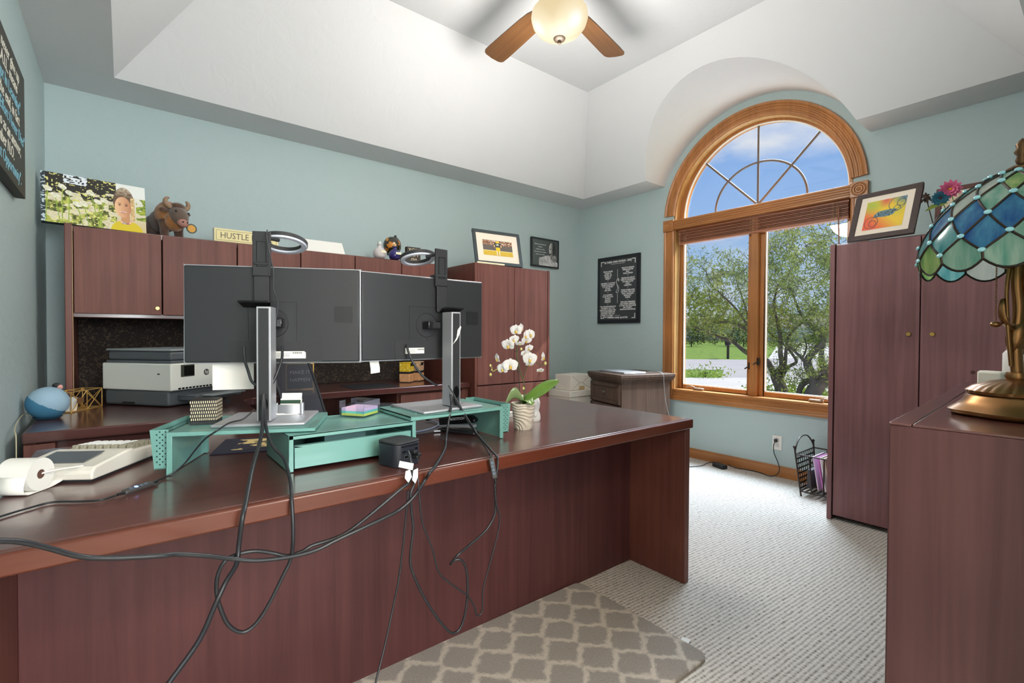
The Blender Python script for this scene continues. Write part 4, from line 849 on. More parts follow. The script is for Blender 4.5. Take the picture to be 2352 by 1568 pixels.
# black blotter pad on the desk behind the right wing
bo_ = thing('desk_blotter', 'dark desk pad lying flat behind the right wing of the riser', 'desk pad', (.88, 1.70, D), R(0)); box('pad', -.16, .34, -.085, .37, .0005, .003, mat('charcoal_leather', (62, 56, 56), .5), bo_, .001)
# loose usb cable
g = MB(); pts = [P(935, 995, z=D+.006), P(965, 990, z=D+.006), P(990, 984, z=D+.006), P(1006, 976, z=D+.008), P(1004, 970, z=D+.01), P(995, 967, z=D+.012), P(988, 965, z=D+.014)]
us = thing('usb_cable', 'short blue-grey usb cable lying on the dark desk pad', 'cable', (0, 0, 0)); g.tube(spline(pts, 6), .0028, 8); g.build('cord', mat('blue_grey_cable', (118, 128, 152), .45), us, smooth=60)
q = P(985, 963.5, z=D+.014); MB().box(-.014, .014, -.005, .005, -.004, .004, M=T(*q)@RZ(R(150))).build('usb_plug', BLK, us, bevel=.002); q = P(1004, 989, z=D+.0065); MB().box(-.012, .012, -.006, .006, -.002, .002, M=T(*q)@RZ(R(-25))).build('usb_connector', SILV, us)

# ================================================================== ADDING MACHINE
AM0 = P(212, 1108, z=D); am = thing('adding_machine', 'off-white printing calculator with a paper roll at the left of the desk', 'calculator', (AM0.x, AM0.y, D), R(57))
IV = mat('ivory_plastic', (222, 218, 208), .5)
prof = [(0, .006), (0, .026), (.012, .038), (.13, .052), (.150, .052), (.160, .046), (.272, .038), (.28, .032), (.28, .006)]
g = MB(); g.prism(prof, 0, .195, M=T(0, .0, 0)@RX(pi/2)@T(0, 0, -.195)); g.build('body', IV, am, bevel=.005, seg=3)
MB().box(.008, .272, .008, .187, 0, .007).build('foot', BLKM, am)
sl_ = RY(-atan2(.018, .118)); MB().box(.0, .075, .045, .165, .0, .0016, M=T(.035, 0, .0425)@sl_).build('paper_window', mat('smoke_grey_plastic', (86, 92, 100), .35), am, bevel=.0005)
kk_ = RY(atan2(.008, .112)); KW = mat('white_key', (232, 232, 230), .5); KG = mat('olive_key', (150, 146, 128), .5); key = MB().box(-.0075, .0075, -.0072, .0072, 0, .013).mesh('key', KW); keyg = MB().box(-.0075, .0075, -.0072, .0072, 0, .013).mesh('key', KG)
for i in range(5):
    for j in range(8): link('key', keyg if (j < 2 or i == 0) else key, am, loc=(kk_@V((i*.0195, 0, 0))+V((.176, .022+j*.0205, .044))), rot=(0, atan2(.008, .112), 0), bevel=.0015, seg=1)
# roll
rl = thing('paper_roll', 'white roll of calculator paper with a curled tail at the desk left edge', 'paper roll', (-.185, 1.605, D), R(57+90))
g = MB(); prf = [(.011, -.034), (.038, -.034), (.038, .034), (.011, .034)]
n = 32; vs = []
Mr = T(0, 0, .041)@RY(pi/2)
for r, z in prf: vs += [Mr@V((r*cos(2*pi*k/n), r*sin(2*pi*k/n), z)) for k in range(n)]
g.add(vs, [(i*n+k, i*n+(k+1) % n, ((i+1) % 4)*n+(k+1) % n, ((i+1) % 4)*n+k) for i in range(4) for k in range(n)]); g.build('roll', PAPER, rl, smooth=40)
MB().lathe([(.0105, -.0335), (.0105, -.0300), (.0001, -.03)], 20, M=Mr).build('core', mat('core_brown', (96, 66, 56), .8), rl)
g = MB(); tail = [(-.034, .040, .045), (-.034, .047, .020), (-.034, .040, .004), (-.034, .015, .0015), (-.034, -.03, .002), (-.034, -.065, .008)]
s_ = spline(tail, 5); vs = [(x, y, z) for p in s_ for x, y, z in ((-.034, p.y, p.z), (.034, p.y, p.z))]; g.add(vs, [(2*i, 2*i+1, 2*i+3, 2*i+2) for i in range(len(s_)-1)]); o = g.build('paper_tail', PAPER, rl, smooth=60); m_ = o.modifiers.new('t', 'SOLIDIFY'); m_.thickness = .0006
a_ = rl.matrix_basis@V((-.034, 0, .041)); a_ = V((-.185, 1.605, D))+Matrix.Rotation(R(147), 3, 'Z')@V((-.030, 0, .041)); b_ = am.location+Matrix.Rotation(R(57), 3, 'Z')@V((.012, .03, .040))
rinv = Matrix.Rotation(R(-57), 3, 'Z'); ww = spline([rinv@(p-am.location) for p in (a_, a_+(b_-a_)*.35+V((0, 0, .002)), b_)], 6)
MB().tube(ww, .0024, 8).build('roll_holder_wire', WHT, am, smooth=60)

# ================================================================== CABLES
def cable(name, label, pts, r, m=CABLE, extra=None, n=7):
    q = [P(x, y, **k) if isinstance(k, dict) else V((x, y, k)) for x, y, k in pts]
    o = thing(name, label, 'cable', q[0]); b0 = q[0]; MB().tube([p-b0 for p in spline(q, n)], r, 8).build('cord', m, o, smooth=60); return o, b0
def z7(X, Y): return 350+X/2.613, 1000+Y/2.613
def zs(lst): return [(*z7(X, Y), k) for X, Y, k in lst]
zd = {'z': D+.005}; hz = {'y': 1.160}
cable('monitor_cable', 'thick black cable from the left monitor running down to the bottom left of the picture', [(605, 905, {'y': 1.49}), (603, 945, {'y': 1.47}), (603, 975, {'y': 1.44}), (598, 1010, {'y': 1.39})]+zs([(600, 200, {'y': 1.27}), (562, 400, {'y': 1.18}), (540, 500, {'y': 1.15}), (520, 650, hz), (505, 770, {'y': 1.15}), (440, 880, {'y': 1.12}), (380, 1010, {'y': 1.10}), (280, 1230, {'y': 1.05}), (100, 1484, {'y': .98}), (0, 1640, {'y': .94})]), .0048)
cable('monitor_cable', 'black cable looping from the left monitor down and back up to the docking station', [(607, 905, {'y': 1.49}), (608, 945, {'y': 1.47}), (612, 985, {'y': 1.43})]+zs([(720, 60, {'y': 1.38}), (790, 140, {'y': 1.335}), (825, 260, {'y': 1.235}), (836, 380, {'y': 1.17}), (845, 600, {'y': 1.15}), (830, 740, hz), (780, 850, hz), (700, 1010, hz), (620, 1130, hz), (540, 1180, hz), (460, 1140, hz), (410, 1040, hz), (385, 930, hz), (395, 830, hz), (440, 750, hz), (520, 710, {'y': 1.17}), (620, 693, {'y': 1.17}), (720, 705, {'y': 1.17}), (810, 722, {'y': 1.165}), (900, 695, hz), (960, 660, hz), (1100, 615, hz), (1200, 560, hz), (1350, 440, {'y': 1.155}), (1480, 330, {'y': 1.155}), (1545, 275, {'y': 1.16}), (1560, 200, {'y': 1.175}), (1545, 130, {'y': 1.19}), (1535, 95, {'y': 1.21})]), .0042)
cable('monitor_cable', 'long thick grey-black cable sweeping left across the desk front from the right monitor', [(1035, 905, {'y': 1.42}), (1037, 925, {'y': 1.41}), (1034, 945, {'y': 1.385})]+zs([(1765, 0, {'y': 1.36}), (1755, 80, {'z': D+.02}), (1700, 180, zd), (1665, 222, {'z': D+.006}), (1640, 262, {'y': 1.166}), (1575, 360, {'y': 1.152}), (1490, 440, {'y': 1.15}), (1400, 490, {'y': 1.145}), (1250, 560, {'y': 1.14}), (1100, 630, {'y': 1.14}), (1000, 680, {'y': 1.14}), (900, 712, {'y': 1.138}), (780, 735, {'y': 1.135}), (620, 750, {'y': 1.132}), (480, 740, {'y': 1.13}), (330, 722, {'y': 1.12}), (150, 712, {'y': 1.11}), (60, 720, {'y': 1.10})])+[(267, 1281, {'y': 1.09}), (187, 1278, {'y': 1.08}), (107, 1257, {'y': 1.06}), (40, 1243, {'y': 1.04}), (-40, 1242, {'y': 1.02})], .0045)
cable('power_cable', 'thick black cord hanging in a deep loop from the docking station to the right bundle', zs([(1560, 215, {'y': 1.175}), (1578, 270, {'y': 1.163}), (1550, 350, {'y': 1.155}), (1555, 450, hz), (1565, 560, hz), (1550, 700, hz), (1555, 800, hz), (1620, 950, hz), (1700, 1080, hz), (1770, 1165, hz), (1810, 1185, hz), (1850, 1150, hz), (1880, 1050, hz), (1892, 900, hz), (1880, 790, hz), (1850, 745, hz), (1810, 750, {'y': 1.165}), (1790, 772, {'y': 1.165}), (1830, 720, {'y': 1.15}), (1900, 660, {'y': 1.155}), (2000, 570, {'y': 1.16}), (2052, 480, {'y': 1.16}), (2060, 400, {'y': 1.16}), (2056, 300, {'y': 1.158})])+[(1143, 1070, {'y': 1.16}), (1142, 1050, {'y': 1.17}), (1125, 1030, {'y': 1.21}), (1101, 1003, {'y': 1.30}), (1080, 975, {'y': 1.37}), (1058, 940, {'y': 1.40}), (1044, 915, {'y': 1.415})], .0036)
cable('usb_cable', 'thin black cable swinging from the docking station over to the right inline switch', zs([(1580, 190, {'y': 1.176}), (1595, 270, {'y': 1.155}), (1605, 400, {'y': 1.15}), (1620, 520, {'y': 1.15}), (1640, 580, {'y': 1.15}), (1680, 680, {'y': 1.15}), (1720, 820, {'y': 1.15}), (1800, 895, {'y': 1.15}), (1890, 960, {'y': 1.15}), (1930, 1020, hz), (1948, 1080, hz), (1980, 1050, hz), (1985, 920, hz), (2030, 750, hz), (2070, 600, hz), (2085, 500, hz), (2068, 430, {'y': 1.155}), (2058, 360, {'y': 1.152}), (2055, 290, {'y': 1.154})]), .0024)
cable('power_cable', 'thin dark cord hanging straight from the docking station to the rug', zs([(1535, 330, {'y': 1.158}), (1530, 400, {'y': 1.158}), (1520, 500, hz), (1505, 650, hz), (1480, 850, hz), (1440, 1050, {'y': 1.155}), (1390, 1280, {'y': 1.14}), (1340, 1484, {'y': 1.12}), (1330, 1560, {'y': 1.12})]), .0026)
cable('lamp_cable', 'thin black cord running from the left ring light down the left monitor back', [(614, 528, {'y': 1.60}), (612, 545, {'y': 1.565}), (620, 585, {'y': 1.555}), (628, 625, {'y': 1.55}), (629, 665, {'y': 1.545}), (638, 690, {'y': 1.545}), (637, 715, {'y': 1.545}), (632, 745, {'y': 1.548}), (628, 768, {'y': 1.55})], .0018)
cable('lamp_cable', 'thin pale cord trailing beside the right ring light bracket', [(1004, 640, {'y': 1.52}), (1010, 655, {'y': 1.515}), (1014, 680, {'y': 1.51}), (1017, 712, {'y': 1.508}), (1018, 740, {'y': 1.50})], .0018)
cable('monitor_cable', 'short grey power lead curving from the left monitor port to its stand', [(560, 795, {'y': 1.585}), (562, 825, {'y': 1.57}), (570, 852, {'y': 1.55}), (578, 875, {'y': 1.535}), (590, 885, {'y': 1.525})], .004)
cable('monitor_cable', 'black video lead hanging right of the left monitor stand', [(648, 795, {'y': 1.55}), (648, 820, {'y': 1.535}), (641, 845, {'y': 1.525}), (630, 872, {'y': 1.52}), (622, 885, {'y': 1.52})], .004)
cable('monitor_cable', 'silver-ringed lead curving from the right monitor port down to its stand', [(935, 790, {'y': 1.50}), (938, 808, {'y': 1.49}), (950, 835, {'y': 1.478}), (968, 860, {'y': 1.47}), (990, 877, {'y': 1.462}), (1004, 885, {'y': 1.46})], .004)
# inline ring light switches
def switch(a, b_, label, roll, up, lit):
    a, b_ = V(a), V(b_); d = b_-a; L = d.length; xax = d.normalized(); zax = (V(up)-xax*V(up).dot(xax)).normalized(); yax = zax.cross(xax)
    M = Matrix(((xax.x, yax.x, zax.x, a.x), (xax.y, yax.y, zax.y, a.y), (xax.z, yax.z, zax.z, a.z), (0, 0, 0, 1)))
    o = thing('inline_switch', label, 'switch', a, 0, 'ring light switches'); o.matrix_world = M
    MB().box(0, L, -.008, .008, -.005, .005).build('case', mat('grey_black_plastic', (66, 64, 64), .4), o, bevel=.003)
    for k in range(4): 
        m_ = mat('blue_lit_button', (190, 210, 255), .4, emit=(90, 120, 255), es=2.2) if (lit and k == 1) else mat('blue_grey_button', (84, 100, 120), .4)
        MB().lathe([(.0045, 0), (.0042, .0008), (.0001, .0009)], 14, M=T(L*(.24+.17*k), 0, .005)).build('button', m_, o)
    for x, s in ((0, -1), (L, 1)): MB().tube([(x, 0, 0), (x+s*.014, 0, 0)], [.0042, .0028], 8).build('strain_relief', BLK, o, smooth=60)
switch(P(284, 1131, z=D+.007), P(350, 1109, z=D+.007), 'inline switch with a lit blue button lying on the desk near the paper roll', 0, (-.2, -.5, 1), True)
switch(P(1128, 1050, y=1.160), P(1137, 1098, y=1.152), 'dark inline switch with buttons hanging over the desk edge on the right', 0, (-.55, -.75, .15), False)
cable('lamp_cable', 'thin black cord from the left ring light over the riser to the lit switch', [(x/6.357+330, y/6.357+900, k) for x, y, k in [(1610, 260, {'y': 1.62}), (1460, 390, {'z': .872}), (1280, 440, {'z': .872}), (1180, 490, {'z': .870}), (1080, 560, {'y': 1.47}), (900, 680, {'y': 1.49}), (750, 850, {'y': 1.51}), (600, 1040, {'y': 1.525}), (450, 1170, {'y': 1.53}), (320, 1240, {'z': D+.005}), (200, 1290, {'z': D+.005}), (145, 1312, {'z': D+.006})]], .0022)
cable('lamp_cable', 'thin black cord leaving the lit switch towards the lower left picture edge', [(280, 1133, {'z': D+.006}), (262, 1139, {'z': D+.004}), (230, 1148, {'z': D+.004}), (180, 1151, {'z': D+.004}), (120, 1153, {'z': D+.004}), (60, 1168, {'z': D+.004}), (0, 1186, {'z': D+.004}), (-60, 1205, {'z': D+.004})], .0022)
cable('lamp_cable', 'thin black cord from the right monitor base to the hanging inline switch', [(1030, 885, {'y': 1.42}), (1042, 905, {'y': 1.405}), (1063, 942, {'y': 1.385}), (1082, 973, {'y': 1.36}), (1098, 1000, {'y': 1.31}), (1112, 1022, {'y': 1.245}), (1121, 1037, {'y': 1.19}), (1127, 1048, {'y': 1.163})], .0024)
# white cable tags
for k, (pts, lab) in enumerate([([(918, 1058), (950, 1064), (947, 1079), (915, 1072)], 'white warning tag curling from a docking station cable'), ([(932, 1082), (942, 1078), (946, 1095), (938, 1108), (930, 1098)], 'white barcode tag hanging left on the cable bundle'), ([(950, 1080), (960, 1075), (960, 1095), (954, 1110), (947, 1102)], 'white paper tag hanging right on the cable bundle')]):
    q = [P(x, y, y=1.148-.004*k) for x, y in pts]; b0 = q[0]; o = MB().add([p-b0 for p in q], [tuple(range(len(q)))]).build('cable_tag', PAPER, loc=b0); m_ = o.modifiers.new('t', 'SOLIDIFY'); m_.thickness = .0012; tag(o, lab, 'tag', 'cable tags')
# ================================================================== RUG
RUG, t, b = base('trellis_rug'); co = N(t, 'ShaderNodeTexCoord'); mp = N(t, 'ShaderNodeMapping'); mp.inputs['Scale'].default_value = (1/.150, 1/.190, 1); t.links.new(co.outputs['Object'], mp.inputs[0])
nn = N(t, 'ShaderNodeTexNoise', Scale=34., Detail=2.); t.links.new(co.outputs['Object'], nn.inputs['Vector']); n6 = N(t, 'ShaderNodeTexNoise', Scale=260., Detail=3.); t.links.new(co.outputs['Object'], n6.inputs['Vector'])
def vm(op, a, b_=None):
    n = N(t, 'ShaderNodeVectorMath', operation=op); t.links.new(a, n.inputs[0])
    if b_ is not None:
        if hasattr(b_, 'default_value') or hasattr(b_, 'links'): t.links.new(b_, n.inputs[1])
        else: n.inputs[1].default_value = b_
    return n
wob = vm('MULTIPLY', nn.outputs['Color'], (.20, .20, 0)); p0 = vm('ADD', mp.outputs[0], wob.outputs[0])
def celld(off):
    a = vm('ADD', p0.outputs[0], off); f = vm('FRACTION', a.outputs[0]); c = vm('SUBTRACT', f.outputs[0], (.5, .5, 0)); m = vm('MULTIPLY', c.outputs[0], (1, 1.18, 0)); ab = vm('ABSOLUTE', m.outputs[0])
    s = N(t, 'ShaderNodeSeparateXYZ'); t.links.new(ab.outputs[0], s.inputs[0])
    pw = []
    for k in (0, 1):
        q = N(t, 'ShaderNodeMath', operation='POWER', i1=2.6); t.links.new(s.outputs[k], q.inputs[0]); pw.append(q)
    ad = N(t, 'ShaderNodeMath', operation='ADD'); t.links.new(pw[0].outputs[0], ad.inputs[0]); t.links.new(pw[1].outputs[0], ad.inputs[1])
    r = N(t, 'ShaderNodeMath', operation='POWER', i1=1/2.6); t.links.new(ad.outputs[0], r.inputs[0]); return r
da, db = celld((0, 0, 0)), celld((.5, .5, 0)); df = N(t, 'ShaderNodeMath', operation='SUBTRACT'); t.links.new(da.outputs[0], df.inputs[0]); t.links.new(db.outputs[0], df.inputs[1]); ab = N(t, 'ShaderNodeMath', operation='ABSOLUTE'); t.links.new(df.outputs[0], ab.inputs[0])
r_ = ramp(t, [(.04, lin((200, 190, 178))), (.16, lin((146, 138, 130)))], ab.outputs[0]); r2 = ramp(t, [(.3, (.7, .7, .7)), (.7, (1.15, 1.15, 1.15))], n6.outputs[0]); mu = N(t, 'ShaderNodeMix', data_type='RGBA', blend_type='MULTIPLY'); mu.inputs[0].default_value = 1
t.links.new(r_.outputs[0], mu.inputs[6]); t.links.new(r2.outputs[0], mu.inputs[7]); t.links.new(mu.outputs[2], b.inputs['Base Color']); b.inputs['Roughness'].default_value = .95; b.inputs['Sheen Weight'].default_value = .4; b.inputs['Specular IOR Level'].default_value = .1
bp = N(t, 'ShaderNodeBump', Strength=.7, Distance=.006); t.links.new(n6.outputs[0], bp.inputs['Height']); t.links.new(bp.outputs[0], b.inputs['Normal'])
rg = thing('area_rug', 'grey shag rug with a pale trellis pattern in front of the desk', 'rug', (1.58, 1.484, 0), R(-1))
g = MB(); rr = .035; w_, h_ = 1.45, .625; poly = [(0-rr+rr*cos(a), 0-rr+rr*sin(a)) for a in [pi/2*k/5 for k in range(6)]]+[(-w_, 0), (-w_, -h_)]+[(-rr+rr*cos(a), -h_+rr+rr*sin(a)) for a in [-pi/2+pi/2*k/5 for k in range(6)]]
g.prism(poly, .001, .015); g.build('pile', RUG, rg, bevel=.005)
MB().prism([(x*1.002, y*1.002) for x, y in poly], .0005, .004).build('backing', mat('rug_backing', (150, 144, 134), .9), rg)
q = P(1576, 1470, z=.008); MB().box(-.012, .03, -.015, .015, .0, .0012, M=T(q.x-1.58, q.y-1.484, .008)@RZ(R(20))@RY(R(10))).build('care_label', PAPER, rg)

# ================================================================== ORCHID
OC = (1.24, 1.472, D); orc = thing('potted_orchid', 'white orchid in bloom in a pale ribbed ceramic pot on the desk', 'orchid', OC)
POT, t, b = base('pale_swirl_ceramic'); co = N(t, 'ShaderNodeTexCoord'); b.inputs['Base Color'].default_value = (*lin((222, 212, 196)), 1); b.inputs['Roughness'].default_value = .4
wv = N(t, 'ShaderNodeTexWave', Scale=26., Distortion=9., wave_type='RINGS'); wv.inputs['Detail'].default_value = 1.; wv.inputs['Detail Scale'].default_value = .6; t.links.new(co.outputs['Object'], wv.inputs['Vector']); bp = N(t, 'ShaderNodeBump', Strength=.7, Distance=.003); t.links.new(wv.outputs['Fac'], bp.inputs['Height']); t.links.new(bp.outputs[0], b.inputs['Normal'])
MB().lathe([(.0001, 0), (.034, 0), (.036, .003), (.0475, .098), (.0485, .104), (.045, .104), (.042, .09), (.0001, .09)], 36).build('pot', POT, orc, smooth=50)
MB().lathe([(.0001, .094), (.04, .092), (.043, .088)], 20).build('bark_soil', mat('bark_chips', (74, 56, 42), .95, bump=.8, bscale=90), orc)
def oc(px, py): return above(px, py, OC)-V(OC)
GRN = mat('orchid_leaf_green', (96, 134, 46), .35, coat=.25, var=.18, vscale=14); STEM = mat('orchid_stem_green', (74, 86, 44), .5); STK = mat('dark_stake', (44, 44, 36), .6)
def blade(name, p0, p1, wid, sag, side, m):
    n = 12; g = MB(); d = p1-p0
    for i in range(n+1):
        u = i/n; c = p0+d*u+V((0, 0, sag*sin(pi*u))); w_ = wid*max(.02, sin(pi*min(.98, u*.86+.10))**.8)
        for k in (-1, -.5, 0, .5, 1): g.v.append(tuple(c+side*w_*k+V((0, 0, .35*wid*(abs(k)**2)*(1-u*.6)))))
    g.f = [(i*5+k, i*5+k+1, (i+1)*5+k+1, (i+1)*5+k) for i in range(n) for k in range(4)]; g.m = [0]*len(g.f)
    o = g.build(name, m, orc, smooth=80); s = o.modifiers.new('t', 'SOLIDIFY'); s.thickness = .0022; return o
c0 = V((0, 0, .10))
blade('leaf', c0, oc(1266, 877)+V((.02, -.02, 0)), .032, .006, V((.45, .35, .75)).normalized(), GRN)
blade('leaf', c0, oc(1160, 928)+V((-.02, -.025, 0)), .026, .040, V((-.30, -.35, .85)).normalized(), mat('orchid_leaf_pale', (134, 156, 108), .3, coat=.4, var=.12, vscale=14))
blade('leaf', c0, V((-.02, -.075, .105)), .022, .018, V((.9, -.2, .2)).normalized(), GRN); blade('leaf', c0, V((.06, .07, .115)), .024, .02, V((.7, -.7, .1)).normalized(), GRN)
z3 = lambda X, Y: (1100+X/5.6, 720+Y/5.6)
st1 = [oc(*z3(590, 1050))*1.0]+[oc(*z3(X, Y)) for X, Y in [(575, 880), (530, 740), (500, 600), (488, 470), (500, 340), (545, 300)]]
MB().tube(spline([V((0, 0, .09))]+st1, 6), .0022, 8).build('stem', STEM, orc, smooth=60)
MB().tube([V((-.012, .004, .09)), oc(*z3(520, 900)), oc(*z3(495, 640)), oc(*z3(487, 430))], .0017, 6).build('support_stake', STK, orc)
MB().tube(spline([oc(*z3(570, 830)), oc(*z3(600, 730)), oc(*z3(650, 635)), oc(*z3(740, 625)), oc(*z3(775, 660)), oc(*z3(850, 645))], 5), .0016, 6).build('stem', STEM, orc, smooth=60)
MB().tube(spline([oc(*z3(500, 640)), oc(*z3(400, 660)), oc(*z3(300, 690)), oc(*z3(230, 715)), oc(*z3(180, 740)), oc(*z3(165, 680))], 5), .0014, 6).build('stem', mat('pale_stem', (170, 176, 88), .5), orc, smooth=60)
for X, Y in ((500, 745), (480, 485), (510, 940)): q = oc(*z3(X, Y)); MB().box(-.006, .006, -.0022, .0022, -.0015, .0015).build('stem_clip', STK, orc, loc=q, rot=(0, 0, R(-40)))
PET = leafmat('white_petal', (242, 240, 240), (252, 251, 250), .25); LIP = mat('yellow_lip', (226, 190, 84), .5)
def petal(L, W, n=8):
    vs = []; fs = []
    for i in range(n+1):
        u = i/n; w_ = W*sin(pi*min(1, .06+u*.94))**.75*(1 if u < .6 else 1); 
        for k in (-1, 0, 1): vs.append((w_*k, L*u, .004*sin(pi*u)-.003*abs(k)))
    fs = [(i*3+k, i*3+k+1, (i+1)*3+k+1, (i+1)*3+k) for i in range(n) for k in (0, 1)]; return vs, fs
flm = MB()
for a, L, W in ((90, .024, .0105), (210, .024, .010), (330, .024, .010), (22, .027, .0165), (158, .027, .0165)):
    vs, fs = petal(L, W); M = RZ(R(a-90))@T(0, .001, .0012 if a in (22, 158) else 0)@RX(R(8)); flm.add([M@V(v) for v in vs], fs)
flm = flm.mesh('petals', PET, 80)
lpm = MB(); lpm.ell((0, -.006, .006), (.005, .008, .005), 10, 6); lpm.ell((0, .002, .006), (.0035, .0035, .004), 8, 5, 1); lpm = lpm.mesh('lip', [LIP, PET], 80)
def flower(X, Y, s, yaw, pit, dz=0):
    q = oc(*z3(X, Y))+V((-.02, -.025, 0))*dz; cdir = (EYE-V(OC)-q).normalized(); rot = cdir.to_track_quat('Z', 'Y').to_matrix().to_4x4()@RY(R(yaw))@RX(R(pit))
    o = link('flower', flm, orc); o.matrix_local = T(*q)@rot@Matrix.Diagonal((s, s, s, 1)); l = link('lip', lpm, o)
for f in [(405, 660, 1.15, 5, 5, 1), (310, 705, .95, -30, 10, .5), (650, 575, 1.1, 10, 15, 1), (590, 505, .75, 30, 40, .3), (380, 400, 1.05, -25, 25, 1), (480, 215, .95, -20, 10, 1), (535, 190, .8, 65, 0, .2), (445, 330, .9, 35, 30, .6), (590, 280, .9, 70, 10, .6), (655, 270, .9, 40, -10, .3), (610, 340, .85, 20, 40, .2), (525, 380, .7, 0, 60, 1), (245, 575, .85, -70, 10, .4), (815, 560, .85, 75, 0, .4), (785, 725, .6, 20, 50, .3), (650, 640, .7, 20, 55, .5), (640, 440, .7, 30, 30, .4)]: flower(*f)
BUD = mat('pale_green_bud', (214, 210, 130), .5)
for X, Y, s in ((148, 668, .0055), (150, 785, .0065), (545, 455, .006), (855, 640, .007), (165, 722, .0035), (655, 440, .007), (575, 960, .006)): MB().ell((0, 0, 0), (s*.8, s*.8, s), 10, 8).build('bud', BUD, orc, smooth=80, loc=oc(*z3(X, Y)))
MB().box(-.004, .004, -.001, .001, 0, .045).build('plant_tag', PAPER, orc, loc=(-.005, .01, .09), rot=(0, R(6), R(-30)))
fg = thing('white_figurine', 'small white ceramic figurine standing behind the orchid pot', 'figurine', (1.392, 1.575, D))
MB().lathe([(.0001, 0), (.022, 0), (.026, .01), (.024, .03), (.018, .045), (.022, .06), (.024, .08), (.018, .098), (.010, .106), (.0001, .108)], 20).build('body', mat('white_glazed_ceramic', (240, 240, 240), .2, coat=.4), fg, smooth=60); MB().ell((-.012, -.018, .03), (.010, .008, .014), 10, 8).build('detail', MATS['white_glazed_ceramic'], fg, smooth=60)
q = P(1175, 956, z=D); tag(MB().box(-.03, .012, -.012, .012, 0, .022).build('card_box', PAPER, loc=(q.x, q.y, D), bevel=.001), 'small white card box just left of the orchid pot', 'box')

# ================================================================== PRINTER
qa = P(393, 936, z=D); qb = P(243, 929, z=D); an = atan2(qb.y-qa.y, qb.x-qa.x)+pi     # left face runs away from the near corner
L = hypot(qb.x-qa.x, qb.y-qa.y); pr_ = thing('printer', 'white and grey office printer on the return worktop', 'printer', (qa.x, qa.y, D), atan2(qb.y-qa.y, qb.x-qa.x)-pi/2)
# local: +y along the left face (away), +x along the front face
SL = mat('slate_grey_plastic', (92, 98, 104), .45); OFFW = mat('printer_white', (236, 240, 234), .45); SLL = mat('slate_light_edge', (150, 160, 164), .4)
box('lower_body', -.005, .40, .012, L, .004, .082, SL, pr_, .012, 3); pb = box('upper_body', -.012, .40, -.012, L+.006, .083, .220, OFFW, pr_, .006, 3)
box('scanner_gap', .0, .392, .0, L-.005, .220, .234, SL, pr_, .003); box('document_feeder', .004, .385, .006, L-.01, .234, .282, SL, pr_, .012, 3); box('feeder_lid', -.002, .39, .0, L-.004, .282, .292, SLL, pr_, .004)
MB().box(-.0135, -.0115, .055, .068, .165, .171).build('usb_port', BLKG, pr_); MB().box(-.006, -.004, .22, .30, .012, .022).build('tray_grip', BLK, pr_)
sc_ = box('screen_bezel', .045, .125, -.0145, -.010, .150, .212, mat('dark_olive_bezel', (66, 70, 62), .3), pr_, .006); box('screen', .062, .122, -.0155, -.0143, .156, .206, BLKG, sc_)
lg = MB().lathe([(.0165, 0), (.0165, .001), (.0001, .001)], 28, M=T(.20, -.0122, .165)@RX(pi/2)).build('logo_disc', mat('logo_grey', (70, 72, 72), .5), pr_)
text('logo', 'hp', .027, mat('logo_white', (235, 238, 234), .5), lg, T(.20, -.0136, .1665)@RX(pi/2), font_shear=.25)
g = MB(); g.box(.05, .35, -.10, .02, .050, .058); g.box(.05, .35, -.10, .01, .030, .050); g.build('output_tray', SL, pr_, bevel=.004); MB().box(.09, .31, -.165, -.09, .052, .058).build('tray_extension', SLL, pr_, bevel=.003)
g = MB(); [g.box(.03+k*.021, .044+k*.021, -.0135, -.0115, .088, .096) for k in range(16)]; g.build('vent_slot', BLKG, pr_)

# ================================================================== SMALL THINGS ON THE RETURN
sk = thing('smart_speaker', 'round blue fabric smart speaker at the left end of the return', 'speaker', (-.262, 2.888, D))
BLU = mat('deep_blue_fabric', (58, 116, 148), .8, bump=.15, bscale=400); LBL = mat('light_blue_fabric', (148, 178, 198), .8, bump=.15, bscale=400)
g = MB(); nu, nv = 96, 64; Nn = V((.50, -.12, .80)).normalized()
vs = []; 
for j in range(nv+1):
    for i in range(nu):
        a = pi*j/nv; g_ = 2*pi*i/nu; vs.append((sin(a)*cos(g_)*.072, sin(a)*sin(g_)*.072, .070-cos(a)*.069))
fs = [(j*nu+i, j*nu+(i+1) % nu, (j+1)*nu+(i+1) % nu, (j+1)*nu+i) for j in range(nv) for i in range(nu)]
g.add(vs, fs); 
g.m = [1 if (sum((V(vs[k])-V((0, 0, .070)) for k in f), V())/4).normalized().dot(Nn) > .02 else 0 for f in fs]
g.build('body', [BLU, LBL], sk, smooth=80); MB().lathe([(.036, 0), (.05, .012)], 28).build('base_ring', mat('speaker_base', (40, 84, 108), .6), sk, smooth=60)
tag(MB().tube(spline([(-.325, 2.95, D+.02), (-.334, 2.86, D+.03), (-.333, 2.70, D+.02), (-.325, 2.58, D+.004), (-.315, 2.53, D-.02), (-.315, 2.52, D-.2)], 6), .002, 6).build('speaker_cable', mat('pale_tan_cable', (190, 182, 150), .5), smooth=60), 'pale tan cable behind the blue speaker at the left wall', 'cable')
qa = P(163, 948, z=D); qb = P(221, 936, z=D); an = atan2(qb.y-qa.y, qb.x-qa.x)
gd = thing('wire_organizer', 'gold geometric wire desk organizer beside the blue speaker', 'organizer', (qa.x, qa.y, D), an); WL, WD, WH = .20, .09, .095
def wire(pts, nm='wire'): return MB().tube(pts, .0022, 6).build(nm, GOLD, gd, smooth=60)
for z in (.003, WH):
    for yy in (0, WD): wire([(0, yy, z), (WL, yy, z)])
    for xx in (0, WL*.5, WL): wire([(xx, 0, z), (xx, WD, z)])
